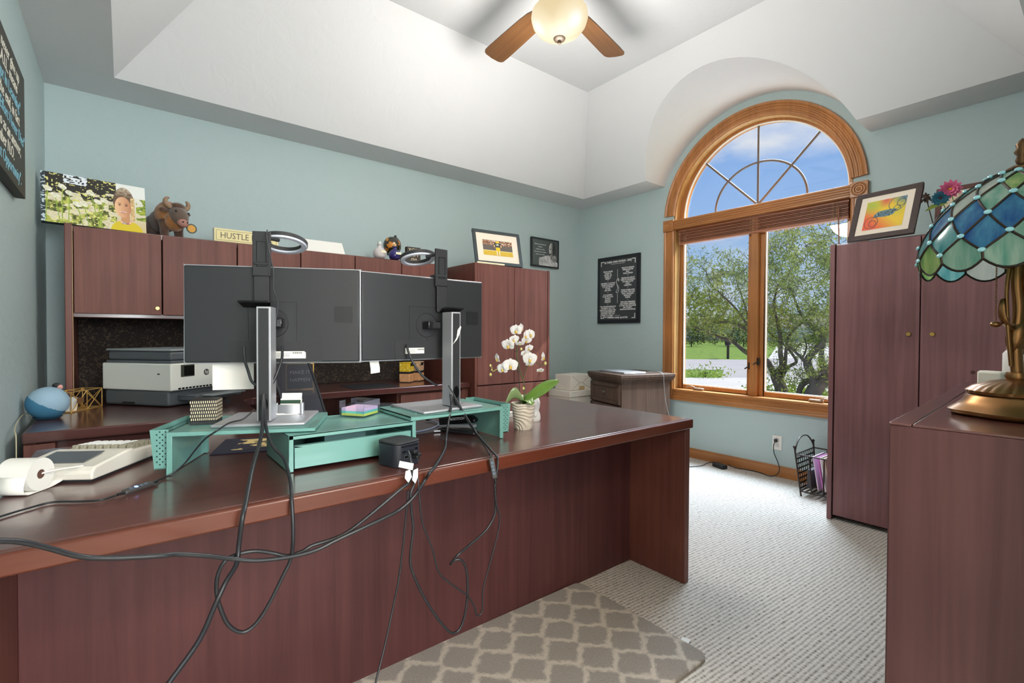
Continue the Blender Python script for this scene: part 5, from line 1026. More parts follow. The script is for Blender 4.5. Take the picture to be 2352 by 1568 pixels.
for yy in (0, WD):
    for xx in (0, WL*.5, WL): wire([(xx, yy, 0), (xx, yy, WH)])
    for x0 in (0, WL*.5): wire([(x0, yy, 0), (x0+WL*.5, yy, WH)]); wire([(x0+WL*.5, yy, 0), (x0, yy, WH)])
wire([(WL, 0, 0), (WL, WD, WH)]); wire([(WL, WD, 0), (WL, 0, WH)])
MB().box(.035, .075, -.004, -.002, .04, .065).build('name_plate', mat('brushed_brass_plate', (160, 116, 76), .4, .6), gd); box('floor_plate', 0, WL, 0, WD, 0, .003, GOLD, gd)
o = MB().box(.03, .06, .02, .07, .0, .075, M=RY(R(18))).build('card_pack', PAPER, loc=(qa.x, qa.y, D+.006), rot=(0, 0, an)); tag(o, 'white card pack leaning inside the gold wire organizer', 'cards')
fg = thing('toy_figurine', 'tiny figurine with dark hair and pink body behind the blue speaker', 'figurine', (-.245, 3.17, D)); MB().lathe([(.0001, 0), (.016, 0), (.012, .05), (.014, .085), (.006, .098), (.0001, .1)], 14).build('body', mat('pink_plastic', (226, 168, 158), .5), fg, smooth=60)
MB().ell((0, 0, .112), (.012, .012, .013), 12, 8).build('head', MATS['pink_plastic'], fg, smooth=60); MB().ell((-.012, .003, .120), (.016, .013, .013), 12, 8).build('hair', BLKM, fg, smooth=60)

# ================================================================== THINGS ON THE CREDENZA
q = P(676, 893, z=D); sg = thing('letter_sign', 'black and gold framed letter sign standing behind the chair', 'sign', (.83, 3.40, D), R(-10))
box('panel', 0, .16, 0, .012, .0, .17, BLKM, sg, .002); g = MB(); g.box(-.006, .166, -.002, .014, -.0, .006); g.box(-.006, .0, -.002, .014, 0, .176); g.box(.16, .166, -.002, .014, 0, .176); g.box(-.006, .166, -.002, .014, .17, .176); g.build('gold_frame', GOLD, sg)
joined_text('lettering', [('MAKE IT', .034, T(.08, -.001, .115)@RX(pi/2), 1, 0), ('HAPPEN', .034, T(.08, -.001, .065)@RX(pi/2), 1, 0)], MATS['print_white'], sg)
mt = thing('desk_mat', 'black mat lying flat on the credenza worktop', 'mat', (1.30, 3.19, D)); box('mat', -.10, .22, -.02, .28, .0005, .003, BLKM, mt, .001)
YEL, t, b = base('yellow_print'); co = N(t, 'ShaderNodeTexCoord'); v = N(t, 'ShaderNodeTexVoronoi', Scale=60.); t.links.new(co.outputs['Object'], v.inputs['Vector']); r_ = ramp(t, [(.25, lin((250, 236, 140))), (.4, lin((236, 196, 30)))], v.outputs['Distance']); t.links.new(r_.outputs[0], b.inputs['Base Color']); b.inputs['Roughness'].default_value = .6
LEO, t, b = base('leopard_print'); co = N(t, 'ShaderNodeTexCoord'); v = N(t, 'ShaderNodeTexNoise', Scale=90., Detail=2.); t.links.new(co.outputs['Object'], v.inputs['Vector']); r_ = ramp(t, [(.38, lin((120, 70, 40))), (.44, lin((232, 198, 160)))], v.outputs[0]); t.links.new(r_.outputs[0], b.inputs['Base Color']); b.inputs['Roughness'].default_value = .6
PEA = mat('peach_print', (226, 170, 122), .6, var=.15, vscale=60)
for k, (x, y, z, m_, lab) in enumerate([(1.70, 3.42, 0, PEA, 'peach square tin under the yellow one on the credenza'), (1.70, 3.42, .078, YEL, 'yellow patterned square tin stacked on the peach tin'), (1.815, 3.47, 0, PEA, 'peach square tin under the spotted one on the credenza'), (1.815, 3.47, .078, LEO, 'spotted square tin stacked beside the yellow tin')]):
    o = thing('square_tin', lab, 'tin', (x, y, D+z), R(38), 'square tins on the credenza'); box('body', -.042, .042, -.042, .042, .004, .068, m_, o, .004); box('lid', -.043, .043, -.043, .043, .068, .077, BLKM if k % 2 == 0 else m_, o, .003); box('base_trim', -.0425, .0425, -.0425, .0425, 0, .005, BLKM, o, .001)
    if k % 2: MB().box(-.022, .022, -.0445, -.0425, .05, .072).build('label', BLKM, o)

# ================================================================== ON TOP OF THE HUTCH
HT = 1.668
def girl(u, v):
    rnd = vnoise(u*60, v*36); x = u*1.55; c = (44, 40, 34)
    n1 = vnoise(u*14+v*6, v*16-u*9); n2 = vnoise(u*34, v*14); n3 = vnoise(u*50+7, v*50)
    if v < .5+.15*n1 and u < .78: c = mixc((70, 78, 30), (196, 200, 92), clamp(n2*1.5-.3))
    if n1 > .62 and v < .75 and u < .8: c = mixc((208, 194, 160), (246, 240, 214), n3)
    if n3 > .74 and u < .72: c = (226, 220, 130)
    if v > .82 and .2 < u < .42 and n3 > .45: c = (232, 238, 244)
    if u < .04: c = (40, 52, 58) if n3 < .6 else (190, 206, 212)
    if u > .70:
        c = mixc((236, 238, 232), (214, 196, 150), clamp(1.1-v*1.4))
        if u > .90 and .25 < v < .72 and n1 > .30: c = mixc((86, 118, 34), (200, 206, 70), n3)
    # stems and umbels of the meadow flowers
    if u < .62:
        for k in range(9):
            cx = .06+.065*k; cy = .40+.45*hash2(k, 3); sl = (hash2(k, 5)-.5)*.25
            if abs(u-cx-(v-cy)*sl) < .0045 and v < cy: c = (150, 176, 60)
            if ((u-cx)/.040)**2+((v-cy-(u-cx)*-.5)/.050)**2 < 1: c = mixc((214, 210, 176), (250, 246, 232), n3)
    # child: shirt, neck, hair, face
    dx, dy = (u-.80)/.165, (v+.02)/.24
    if dx*dx+dy*dy < 1 and v < .22: c = (224, 198, 36)
    if abs(u-.79) < .045 and .14 < v < .36: c = (206, 150, 104)
    if ((u-.775)/.108)**2+((v-.60)/.33)**2 < 1 and v > .40: c = mixc((104, 80, 60), (236, 222, 196), clamp((v-.72)*3.4+n3*.6-.3))
    if .845 < u < .885 and .22 < v < .72: c = mixc((190, 150, 96), (240, 214, 160), n3)
    fx, fy = (u-.765)/.085, (v-.50)/.225
    if fx*fx+fy*fy < 1:
        c = mixc((240, 192, 148), (200, 138, 100), clamp(.45+fx*.6))
        for ex in (-.40, .40):
            if ((fx-ex)/.17)**2+((fy-.20)/.055)**2 < 1: c = (66, 46, 40)
            if ((fx-ex)/.22)**2+((fy-.34)/.03)**2 < 1: c = (140, 96, 70)
        if (fx/.13)**2+((fy+.12)/.09)**2 < 1: c = (224, 164, 128)
        if (fx/.40)**2+((fy+.46+.12*fx*fx*0)/.09)**2 < 1: c = (186, 92, 80) if abs(fy+.45) > .035 else (248, 238, 228)
    if .13 < v < .24 and abs(((u-.79)/.062)**2+((v-.25)/.10)**2-1) < .3: c = [(230, 120, 60), (240, 236, 220), (90, 110, 150)][int(u*300) % 3]
    return c
qa = P(101, 507, y=3.36); CW, CHh = .425, .268
cv = thing('canvas_photo', 'gallery canvas photo of a smiling child in a wildflower meadow on the hutch', 'canvas', (-.322, 3.365, HT+.0075), R(7))
Mc = RX(R(-11)); MB().box(.0015, CW-.0015, .0012, .034, .001, CHh-.001, M=Mc).build('stretcher', mat('dark_canvas_edge', (46, 54, 56), .8), cv)
sheet('print', CW, CHh, 210, 130, girl, vcol('canvas_print', .55), cv, Mc@T(CW/2, 0, 0))
# bison plush
bs = thing('bison_plush', 'brown plush bison toy standing on the hutch beside the canvas', 'plush toy', (.185, 3.50, HT), R(-60))
FUR = mat('brown_plush', (82, 56, 40), .95, var=.35, vscale=40, bump=.5, bscale=220, sheen=.5); FURO = mat('rust_plush', (158, 102, 48), .95, var=.3, vscale=50, bump=.6, bscale=240, sheen=.5); FURG = mat('grey_brown_plush', (98, 80, 68), .95, bump=.4, bscale=220, sheen=.4); HRN = mat('tan_horn', (150, 122, 98), .7); SNT = mat('pink_brown_snout', (164, 118, 104), .7)
def blob(name, parts, m, par=bs):
    me = bpy.data.metaballs.new('mb'); me.resolution = .008; me.render_resolution = .008; me.threshold = .05
    for c, r in parts: e = me.elements.new(type='ELLIPSOID'); e.co = c; s = 1.22; e.radius = 1.0; e.size_x, e.size_y, e.size_z = r[0]*s, r[1]*s, r[2]*s; e.stiffness = 8
    ob = bpy.data.objects.new('mb_%s' % name, me); COL.objects.link(ob); bpy.context.view_layer.update()
    mesh = bpy.data.meshes.new_from_object(ob.evaluated_get(bpy.context.evaluated_depsgraph_get())); bpy.data.objects.remove(ob); bpy.data.metaballs.remove(me)
    mesh.materials.clear(); mesh.materials.append(m); mesh.polygons.foreach_set('use_smooth', [True]*len(mesh.polygons)); return link(name, mesh, par)
# local +x = forward (towards camera right)
def ellp(name, c, r, m, M=None, par=bs, bump_=0): return MB().ell(c, r, 22, 14, M=M).build(name, m, par, smooth=80)
ellp('hindquarters', (-.075, 0, .085), (.070, .058, .062), FUR); ellp('torso', (-.01, 0, .105), (.085, .064, .068), FUR); ellp('shoulder_hump', (.035, 0, .135), (.074, .066, .080), FURO, RY(R(18)))
for x, y in ((-.10, .035), (-.10, -.035), (.06, .04), (.06, -.04)): MB().tube([(x, y, .095), (x+.004, y, .05), (x+.008, y*1.05, .0)], [.032, .024, .022], 12).build('leg', FUR, bs, smooth=70)
ellp('mane', (.092, 0, .095), (.045, .055, .060), FURO); hd_ = ellp('head', (.128, 0, .125), (.042, .048, .062), FURG, RY(R(-28)))
ellp('forehead', (.118, 0, .178), (.030, .040, .022), FUR, None, hd_); ellp('snout', (.160, 0, .080), (.024, .030, .026), SNT, None, hd_)
for s in (-1, 1):
    MB().ell((.181, s*.012, .082), (.004, .006, .005), 10, 6).build('nostril', BLK, hd_); MB().ell((.158, s*.036, .142), (.004, .006, .006), 10, 6).build('eye', BLKG, hd_, smooth=80)
    MB().tube(spline([(.112, s*.036, .168), (.110, s*.062, .184), (.114, s*.064, .208), (.118, s*.048, .218)], 5), [.015, .015, .015, .014, .014, .013, .013, .012, .012, .011, .010, .009, .008, .007, .006, .004], 10).build('horn', HRN, hd_, smooth=70)
    MB().ell((.098, s*.062, .150), (.012, .028, .013), 12, 8).build('ear', FUR, hd_, smooth=70)
MB().tube(spline([(-.14, 0, .11), (-.162, 0, .08), (-.158, 0, .04)], 5), .007, 8).build('tail', FUR, bs, smooth=70)
tg = MB().lathe([(.028, 0), (.028, .002), (.0001, .002)], 24, M=T(.150, .058, .060)@RZ(R(75))@RX(pi/2)).build('swing_tag', mat('dark_green_tag', (48, 62, 44), .5), bs); MB().lathe([(.021, .002), (.021, .0028), (.0001, .0028)], 22, M=T(.150, .058, .060)@RZ(R(75))@RX(pi/2)).build('tag_print', mat('orange_tag', (206, 148, 48), .5), tg)
# hustle sign
hs_ = thing('block_sign', 'cream block sign lettered HUSTLE on the hutch behind the left ring light', 'sign', (.42, 3.39, HT), R(-1)); Ms = RX(R(-10))
box('block', 0, .36, .002, .04, .0, .085, mat('grey_white_wood', (196, 198, 186), .7), hs_, .002); box('face', .004, .356, .0, .0025, .004, .081, mat('cream_sign', (238, 224, 168), .7), hs_, .001)
g = MB(); [g.box(a, b_, -.0012, .0005, c_, d) for a, b_, c_, d in ((.014, .346, .0705, .072), (.014, .346, .012, .0135), (.014, .0155, .012, .072), (.3445, .346, .012, .072))]; g.build('border', mat('sign_grey', (112, 108, 92), .7), hs_)
text('lettering', 'HUSTLE MORE', .052, MATS['sign_grey'], hs_, T(.178, -.0012, .0405)@RX(pi/2), squash=.86)
# tent card
q = P(743, 576, y=3.42); tn = thing('tent_card', 'folded white tent card standing on the hutch between the ring lights', 'card', (.935, 3.40, HT), R(1))
g = MB(); w_ = .285; g.add([(0, 0, 0), (w_, 0, 0), (w_-.012, .035, .088), (.012, .035, .088), (0, .07, 0), (w_, .07, 0)], [(0, 1, 2, 3), (3, 2, 5, 4)]); o = g.build('card', PAPER, tn); sm_ = o.modifiers.new('t', 'SOLIDIFY'); sm_.thickness = .002
# potion bottles, globe, block
def bottle(x, y, label, body_m, neck_m, r, name='potion_bottle', lm=None):
    o = thing(name, label, 'bottle', (x, y, HT), 0, 'round bottles on the hutch'); MB().lathe([(.0001, 0), (r*.72, 0), (r*.95, r*.35), (r, r*.8), (r*.86, r*1.3), (r*.5, r*1.62), (r*.32, r*1.75), (r*.32, r*2.05), (r*.40, r*2.1), (r*.40, r*2.2), (r*.28, r*2.2)], 26).build('body', body_m, o, smooth=60)
    MB().lathe([(.0001, r*2.18), (r*.27, r*2.18), (r*.29, r*2.62), (.0001, r*2.62)], 16).build('stopper', neck_m, o, smooth=40)
    MB().box(-.022, .022, -.0015, .0005, -.009, .009, M=T(.010, -r*.985, r*.95)@RZ(R(8))@RX(R(-6))).build('label', lm, o, bevel=.003); return o
bottle(1.462, 3.38, 'white round bottle with stopper on the hutch, left of the globe', mat('white_grey_glaze', (206, 198, 198), .35), mat('white_stopper', (214, 222, 214), .5), .047, lm=mat('paper_label', (232, 226, 196), .6))
bottle(1.572, 3.36, 'dark blue round bottle with cork stopper on the hutch in front of the globe', mat('cobalt_glaze', (44, 38, 104), .2, coat=.4), mat('cork', (204, 168, 112), .8), .044, lm=MATS['paper_label'])
gl = thing('desk_globe', 'small black globe with golden continents on the hutch', 'globe', (1.60, 3.47, HT)); GLB, t, b = base('black_gold_globe'); co = N(t, 'ShaderNodeTexCoord'); n = N(t, 'ShaderNodeTexNoise', Scale=17., Detail=5.); t.links.new(co.outputs['Object'], n.inputs['Vector']); r_ = ramp(t, [(.52, lin((44, 42, 30))), (.56, lin((206, 132, 48)))], n.outputs[0]); t.links.new(r_.outputs[0], b.inputs['Base Color']); b.inputs['Roughness'].default_value = .25; b.inputs['Coat Weight'].default_value = .4
Mg = RY(R(23)); MB().ell((0, 0, .125), (.065, .065, .065), 30, 20, M=Mg).build('ball', GLB, gl, smooth=80)
MB().tube([V((0, 0, .125))+Mg@V((.073*sin(a), 0, .073*cos(a))) for a in [R(10*k) for k in range(-1, 20)]], .004, 8).build('meridian_arm', BLKM, gl, smooth=60); MB().lathe([(.0001, 0), (.045, 0), (.042, .008), (.012, .014), (.008, .05), (.0001, .05)], 24).build('base', BLKM, gl, smooth=50)
for s in (1, -1): MB().ell(tuple(V((0, 0, .125))+Mg@V((0, 0, s*.078))), (.008, .008, .010), 10, 8).build('pivot_knob', BLKM, gl, smooth=60)
bk2 = thing('block_sign', 'small dark block sign reading YOU GOT THIS on the hutch', 'sign', (1.69, 3.40, HT), R(-2)); box('block', 0, .115, 0, .035, 0, .118, mat('dark_brown_block', (52, 44, 38), .6), bk2, .002)
joined_text('lettering', [('YOU', .042, T(.0575, -.0008, .092)@RX(pi/2), 1, 0), ('GOT', .042, T(.0575, -.0008, .058)@RX(pi/2), 1, 0), ('this', .036, T(.0575, -.0008, .024)@RX(pi/2), 1, .2)], mat('cream_print', (226, 214, 176), .6), bk2)

# ================================================================== PICTURE FRAMES
def frame(name, label, loc, rz, lean, w_, h, fw, fm, matw, fn, nx, ny, rough=.35, extra=None, matm=None, depth=.018):
    o = thing(name, label, 'picture frame', V(loc)+V((0, 0, depth*sin(lean))), rz); M = RX(-lean)
    g = MB(); 
    for a, b_, c_, d in ((0, w_, 0, fw), (0, w_, h-fw, h), (0, fw, fw, h-fw), (w_-fw, w_, fw, h-fw)): g.box(a, b_, 0, depth, c_, d, M=M)
    g.build('frame', fm, o, bevel=.002); MB().box(fw-.002, w_-fw+.002, .006, depth-.004, fw-.002, h-fw+.002, M=M).build('mat_board', matm or mat('cream_mat', (236, 224, 206), .8), o)
    iw, ih = w_-2*fw-2*matw, h-2*fw-2*matw; sheet('picture', iw, ih, nx, ny, fn, vcol('photo_print', .3, .2), o, M@T(w_/2, .0052, fw+matw)); return o, M
def player(u, v):
    n = vnoise(u*40, v*40); c = mixc((96, 62, 50), (206, 150, 96), n) if v > .68 else (104, 94, 88) if v > .32 else mixc((206, 168, 40), (222, 188, 70), n)
    if .30 < v < .335: c = (236, 226, 170)
    if v > .68 and n > .72: c = (236, 226, 214)
    if abs(u-.5) < .085 and .58 < v < .86: c = (54, 62, 50)
    if abs(u-.5) < .05 and .66 < v < .78 and int(u*90) % 3: c = (230, 230, 226)
    if ((u-.5)/.07)**2+((v-.90)/.07)**2 < 1: c = (232, 196, 60)
    for s in (-1, 1):
        if abs(u-.5-s*(.10+.06*(.85-v))) < .018 and .56 < v < .84: c = (214, 170, 130) if v < .72 else (54, 62, 50)
        if abs(u-.5-s*.035) < .035 and .30 < v < .55: c = (234, 198, 36)
        if abs(u-.5-s*.04) < .022 and .04 < v < .30: c = (230, 214, 196)
    return c
BFR = mat('black_frame', (34, 38, 42), .35)
frame('picture_frame', 'framed sports photo with wide cream mat leaning on the tall cabinet', (2.165, 3.155, 1.672), R(-6), R(13), .445, .295, .026, mat('dark_slate_frame', (58, 66, 68), .4), .056, player, 84, 60)
q = P(1107, 606, z=1.672); tag(MB().box(0, .26, 0, .012, 0, .012).build('paper_strip', mat('cream_paper_strip', (236, 224, 190), .8), loc=(2.14, 3.10, 1.6705), rot=(0, 0, R(-2))), 'cream paper strip lying at the front edge of the tall cabinet top', 'paper')
def portrait(u, v):
    c = (86, 94, 92); c = mixc(c, (62, 68, 68), clamp(u*1.2-.2))
    # head in profile three-quarter, white shirt, hand at chin
    if ((u-.76)/.105)**2+((v-.66)/.27)**2 < 1: c = mixc((206, 204, 200), (40, 40, 40), clamp((u-.68)*5.2))
    if ((u-.80)/.115)**2+((v-.70)/.27)**2 < 1 and u > .80: c = (46, 46, 46)
    for ex, ey in ((.70, .68), (.80, .66)):
        if ((u-ex)/.028)**2+((v-ey)/.02)**2 < 1: c = (24, 24, 24)
    if ((u-.72)/.04)**2+((v-.48)/.03)**2 < 1: c = (58, 54, 52)
    if v < .42-.55*abs(u-.62)**1.3-.10*(u > .72) and u > .26 and v < .30+.9*(u-.26): c = mixc((216, 216, 214), (170, 170, 170), clamp(vnoise(u*16+v*5, v*6)*1.4-.3))
    if ((u-.86)/.10)**2+((v-.30)/.15)**2 < 1: c = mixc((90, 90, 90), (190, 188, 186), vnoise(u*22, v*18))
    return c
o, M = frame('picture_frame', 'black framed monochrome portrait with a quotation hung on the back wall', (3.272, 3.765, 1.822), 0, 0, .392, .302, .016, BFR, 0.0005, portrait, 98, 74)
WPR = MATS['print_white']
joined_text('quotation', [(s, .0165, T(.125, .004, .235-k*.026)@RX(pi/2), .9, 0) for k, s in enumerate(('Darkness cannot drive out', 'darkness;', 'only light can do that.', 'Hate cannot drive out hate;', 'only love can do that.'))]+[('Martin Luther King Jr.', .011, T(.16, .004, .095)@RX(pi/2), .9, 0)], WPR, o)['kind'] = 'stuff'
def feather(u, v):
    a = u*.55+v*.45
    c = mixc((232, 96, 56), (236, 200, 48), clamp((u+v*.9-.35)*1.6)); c = mixc(c, (168, 190, 70), clamp(1-hypot((u-.12)/.42, (v-.86)/.36))); c = mixc(c, (214, 92, 84), clamp(1-hypot((u-.50)/.22, (v-.98)/.3)))
    c = mixc(c, (96, 128, 150), clamp(1.2-hypot((u-1)/.34, (v-1)/.3))); c = mixc(c, (196, 196, 70), clamp(1-hypot((u-.85)/.3, (v-.55)/.25))*.6)
    # feather body along the diagonal and curling quill
    s = (u-.5)*.78+(v-.5)*.62; t_ = -(u-.5)*.62+(v-.5)*.78+.10*sin(s*6)
    if abs(s-.02) < .26 and abs(t_) < .13*(1-((s-.02)/.27)**2)+.02*vnoise(u*70, v*70): c = mixc((70, 110, 140), (130, 160, 150), vnoise(s*60, t_*26)) if vnoise(s*80, t_*30) < .72 else (44, 52, 60)
    for cx, cy, r in ((.20, .24, .17), (.78, .78, .2), (.24, .20, .09), (.80, .62, .08), (.88, .80, .10)):
        if abs(hypot(u-cx, (v-cy)*.85)-r) < .011: c = mixc(c, (110, 60, 60) if u < .5 else (60, 90, 100), .7)
    if abs(t_+.02) < .008 and abs(s) < .42: c = (60, 50, 56)
    return c
frame('picture_frame', 'dark framed bright feather artwork leaning on top of the wardrobe', (3.385, 1.012, 1.672), R(-90-8), R(22), .325, .318, .030, mat('dark_brown_frame', (66, 52, 48), .4), .034, feather, 96, 92)
def page(u, v):
    return (226, 208, 178) if vnoise(u*20, v*40) < .6 or not (.1 < u < .9) else (186, 160, 132)
frame('picture_frame', 'reddish brown frame leaning on the wall behind the stained glass lamp', (3.875, .705, 1.672), R(-90), R(11), .36, .36, .028, mat('red_brown_frame', (96, 56, 48), .4), .01, page, 40, 40)
# flowers behind the lamp
vz = thing('flower_vase', 'small glass vase with a pink and a blue zinnia on the wardrobe', 'flowers', (3.62, .52, 1.672))
MB().lathe([(.0001, 0), (.03, 0), (.034, .05), (.022, .10), (.026, .115), (.023, .115), (.019, .10), (.03, .05), (.027, .006), (.0001, .006)], 20).build('vase', ACR, vz, smooth=60)
def zinnia(px, py, m, cm, r, n):
    q = P(px, py, x=3.58)-V((3.62, .52, 1.672)); g = MB(); Md = (EYE-P(px, py, x=3.58)).normalized().to_track_quat('Z', 'Y').to_matrix().to_4x4()
    for ring in range(3):
        for k in range(n):
            a = 2*pi*k/n+ring*.2; rr_ = r*(1-.27*ring); M = T(*q)@Md@RZ(a)@T(rr_*.25, 0, .004*ring)@RY(R(-14-18*ring)); g.add([M@V(p) for p in [(0, -.003, 0), (rr_*.5, -.010, .001), (rr_*.82, 0, .0), (rr_*.5, .010, .001), (0, .003, 0)]], [(0, 1, 2, 3, 4)])
    f = g.build('flower', m, vz); MB().ell(tuple(q+Md@V((0, 0, .008))), (.009, .009, .007), 10, 6).build('flower_center', cm, f, smooth=60)
    MB().tube(spline([q, q*.6+V((0, 0, -.02)), V((0, 0, .02))], 5), .0022, 6).build('stem', mat('green_stem', (112, 150, 60), .5), vz)
zinnia(2183, 434, mat('pink_petal', (226, 108, 150), .6), mat('yellow_center', (232, 176, 60), .7), .052, 12); zinnia(2160, 455, mat('teal_petal', (66, 138, 166), .6), mat('brown_center', (120, 50, 50), .7), .042, 14)
q = P(2150, 470, x=3.58)-V((3.62, .52, 1.672)); MB().add([q+V((0, .05, -.03)), q+V((0, .02, .005)), q+V((0, -.06, .0)), q+V((0, -.01, -.012))], [(0, 1, 2, 3)]).build('leaf', mat('lime_leaf', (170, 190, 80), .5), vz)
dc = thing('dried_seed_head', 'dark dried seed head poking up behind the feather artwork', 'dried flower', (3.75, .66, 1.672)); q = P(2127, 453, x=3.75)-V((3.75, .66, 1.672)); g = MB(); rnd = random.Random(4)
for k in range(14): d = V((rnd.gauss(0, 1), rnd.gauss(0, 1), rnd.gauss(0, 1))).normalized(); g.tube([q, q+d*.022, q+d*.034+V((0, 0, -.006))], [.004, .006, .002], 6)
g.build('seed_head', mat('dried_brown', (70, 54, 44), .8), dc, smooth=60); MB().tube([q, (0, 0, .0)], .0025, 6).build('stem', MATS['dried_brown'], dc)

# ================================================================== WALL ART
ps = thing('wall_poster', 'black framed poster of white quotations hung left of the window', 'poster', (XR-.012, 3.516, 1.236), R(-90)); PW, PHh = .548, .70     # local x runs along -y
MB().box(0, PW, -.012, .010, 0, PHh).build('frame', mat('black_poster_frame', (24, 26, 32), .45), ps, bevel=.002); MB().box(.036, PW-.036, -.0135, -.011, .036, PHh-.036).build('poster_sheet', mat('charcoal_poster', (56, 60, 62), .35, coat=.2), ps)
def pt(s, x, z, size, sq=1.): return (s, size, T(x, -.0138, z)@RX(pi/2), sq, 0)
Lq = [('"I\'M NO LONGER', 'SCARED OF', 'FAILURE. I AM', 'SCARED OF', 'REGRET."', '—'), ('THE SECRET TO GETTING', 'THE BEST FROM PEOPLE', 'IS TO SEE THE BEST', 'IN THEM.', 'AND TRUST', '—'), ('IT IS A BLESSING', 'TO BE THE COLOR', 'OF EARTH', 'BELIEVE IN', 'HUMANITY', '—'), ('"YOU ARE RESPONSIBLE FOR', 'THE ENERGY THAT YOU', 'CREATE FOR YOURSELF AND', 'YOU\'RE RESPONSIBLE FOR', 'THE ENERGY THAT YOU', 'BRING TO OTHERS."', 'OPRAH WINFREY')]
Rq = [('"REALITY IS WRONG.', 'DREAMS ARE FOR', 'REAL."', 'TUPAC SHAKUR', '—'), ('"BEFORE YOU GIVE UP', 'THINK OF THE REASON', 'YOU HELD ON SO', 'LONG."', 'UNKNOWN', '—'), ('"WHILE OTHERS LOOK', 'FOR WHAT THEY CAN', 'TAKE, A TRUE KING', 'GIVES BACK."', 'MUFASA', '—'), ('"LIFE\'S MOST PERSISTENT', 'AND URGENT QUESTION', 'IS, \'WHAT ARE YOU DOING', 'FOR OTHERS?\'"', 'MARTIN LUTHER KING, JR')]
it = [pt('IN THEIR OWN WORDS - ENFJ', PW/2, .640, .028, .92), pt('FAMOUS ENFJ QUOTES', PW/2, .058, .022, 1.15)]
for blocks, x, z0 in ((Lq, .145, .545), (Rq, .405, .565)):
    z = z0
    for bl_ in blocks:
        for s in bl_: it.append(pt(s, x, z, .0185, .90)); z -= .0188
        z -= .010
joined_text('lettering', it, MATS['print_white'], ps, fat=.0007)['kind'] = 'stuff'
for x, z, sx_, sz_ in ((.062, .655, 1, -1), (PW-.062, .655, -1, -1), (.062, .05, 1, 1), (PW-.062, .05, -1, 1)):
    g = MB(); x0, x1, x2 = x-.012*sx_, x-.005*sx_, x+.03*sx_; z0, z1, z2 = z, z+.007*sz_, z+.05*sz_
    g.prism([(x0, -z0), (x2, -z0), (x2, -z1), (x1, -z1), (x1, -z2), (x0, -z2)], .0136, .0142, M=Matrix(((1, 0, 0, 0), (0, 0, -1, 0), (0, -1, 0, 0), (0, 0, 0, 1)))); g.build('corner_mark', MATS['print_white'], ps)
for a, b_, z in ((PW/2-.09, PW/2+.09, .618), (PW/2-.035, PW/2+.035, .08)): MB().box(a, b_, -.0142, -.0136, z, z+.003).build('rule_line', MATS['print_white'], ps)
for z0, z1 in ((.47, .56), (.21, .31)): MB().box(PW/2-.0015, PW/2+.0015, -.0142, -.0136, z0, z1).build('rule_line', MATS['print_white'], ps)
fl_ = [(PW/2+.014, .455), (PW/2+.004, .452), (PW/2+.012, .435), (PW/2+.02, .45), (PW/2+.006, .465), (PW/2-.014, .44), (PW/2-.010, .41), (PW/2+.014, .375), (PW/2+.018, .345), (PW/2, .318), (PW/2-.018, .325), (PW/2-.008, .345), (PW/2+.004, .36), (PW/2-.006, .40)]
MB().tube(spline([(x, -.0138, z) for x, z in fl_], 5), .0022, 5).build('flourish', MATS['print_white'], ps)
# big sign on the left wall
ls = thing('wall_sign', 'dark canvas sign with white and blue motivational lettering on the left wall', 'sign', (XL+.003, 1.62, 1.66), R(90)); SW, SHt = 1.17, .485
MB().box(0, SW, -.03, 0, 0, SHt).build('canvas', mat('dark_olive_canvas', (52, 50, 42), .6), ls, bevel=.002)
lines = [('If you FAIL, never give up', 0), ('because F.A.I.L. means', 0), ('"First Attempt In Learning"', 1), ('End is not the end, in fact', 0), ('E.N.D. means "Effort Never Dies"', 1), ('If you get No as an answer,', 0), ('remember N.O.', 0), ('means "Next Opportunity".', 1)]
for k, (s, q) in enumerate(lines): text('text_line', s, .062, mat('sign_blue_print', (128, 186, 204), .6) if q else mat('sign_cream_print', (224, 220, 204), .6), ls, T(SW*.60, -.0305, SHt-.055-k*.054)@RX(pi/2), squash=1.05, font_shear=.12)['kind'] = 'stuff'
# outlet and floor cord
ot = thing('wall_outlet', 'white wall outlet with a black plug beneath the window', 'outlet', (XR, 1.658, .267)); MB().box(-.006, 0, -.036, .036, -.058, .058).build('plate', WHT, ot, bevel=.003)
for z in (.02, -.02): MB().prism(rsq(.03, .01), 0, .002, M=T(-.006, 0, z)@RY(-pi/2)).build('receptacle', mat('outlet_white', (206, 206, 200), .5), ot)
cord, b0 = cable('floor_cord', 'black cord from the wall outlet to the adapter along the baseboard', [(1782, 1012, {'x': 3.995}), (1777, 1022, {'x': 3.98}), (1778, 1040, {'x': 3.985}), (1786, 1060, {'x': 3.985}), (1790, 1076, {'x': 3.985}), (1785, 1089, {'x': 3.98}), (1768, 1093, {'z': .006}), (1745, 1085, {'z': .006}), (1720, 1079, {'z': .006}), (1690, 1074, {'z': .006}), (1672, 1066, {'z': .02})], .0035)
MB().box(-.018, .0, -.012, .012, -.012, .012).build('plug', BLK, cord, bevel=.004, loc=P(1783, 1011, x=4.02)-b0+V((-.002, 0, 0)))
q = P(1660, 1066, z=.02); ad_ = thing('power_adapter', 'black power adapter brick on the carpet by the baseboard', 'adapter', (q.x-.05, q.y, 0), R(70)); MB().box(-.06, .06, -.028, .028, .001, .034).build('brick', BLK, ad_, bevel=.006)
cable('floor_cord', 'thin black cord running from the adapter left behind the desk', [(1648, 1064, {'z': .015}), (1640, 1061, {'z': .006}), (1625, 1063, {'z': .006}), (1612, 1069, {'z': .006}), (1592, 1071, {'z': .006}), (1560, 1072, {'z': .006})], .003)

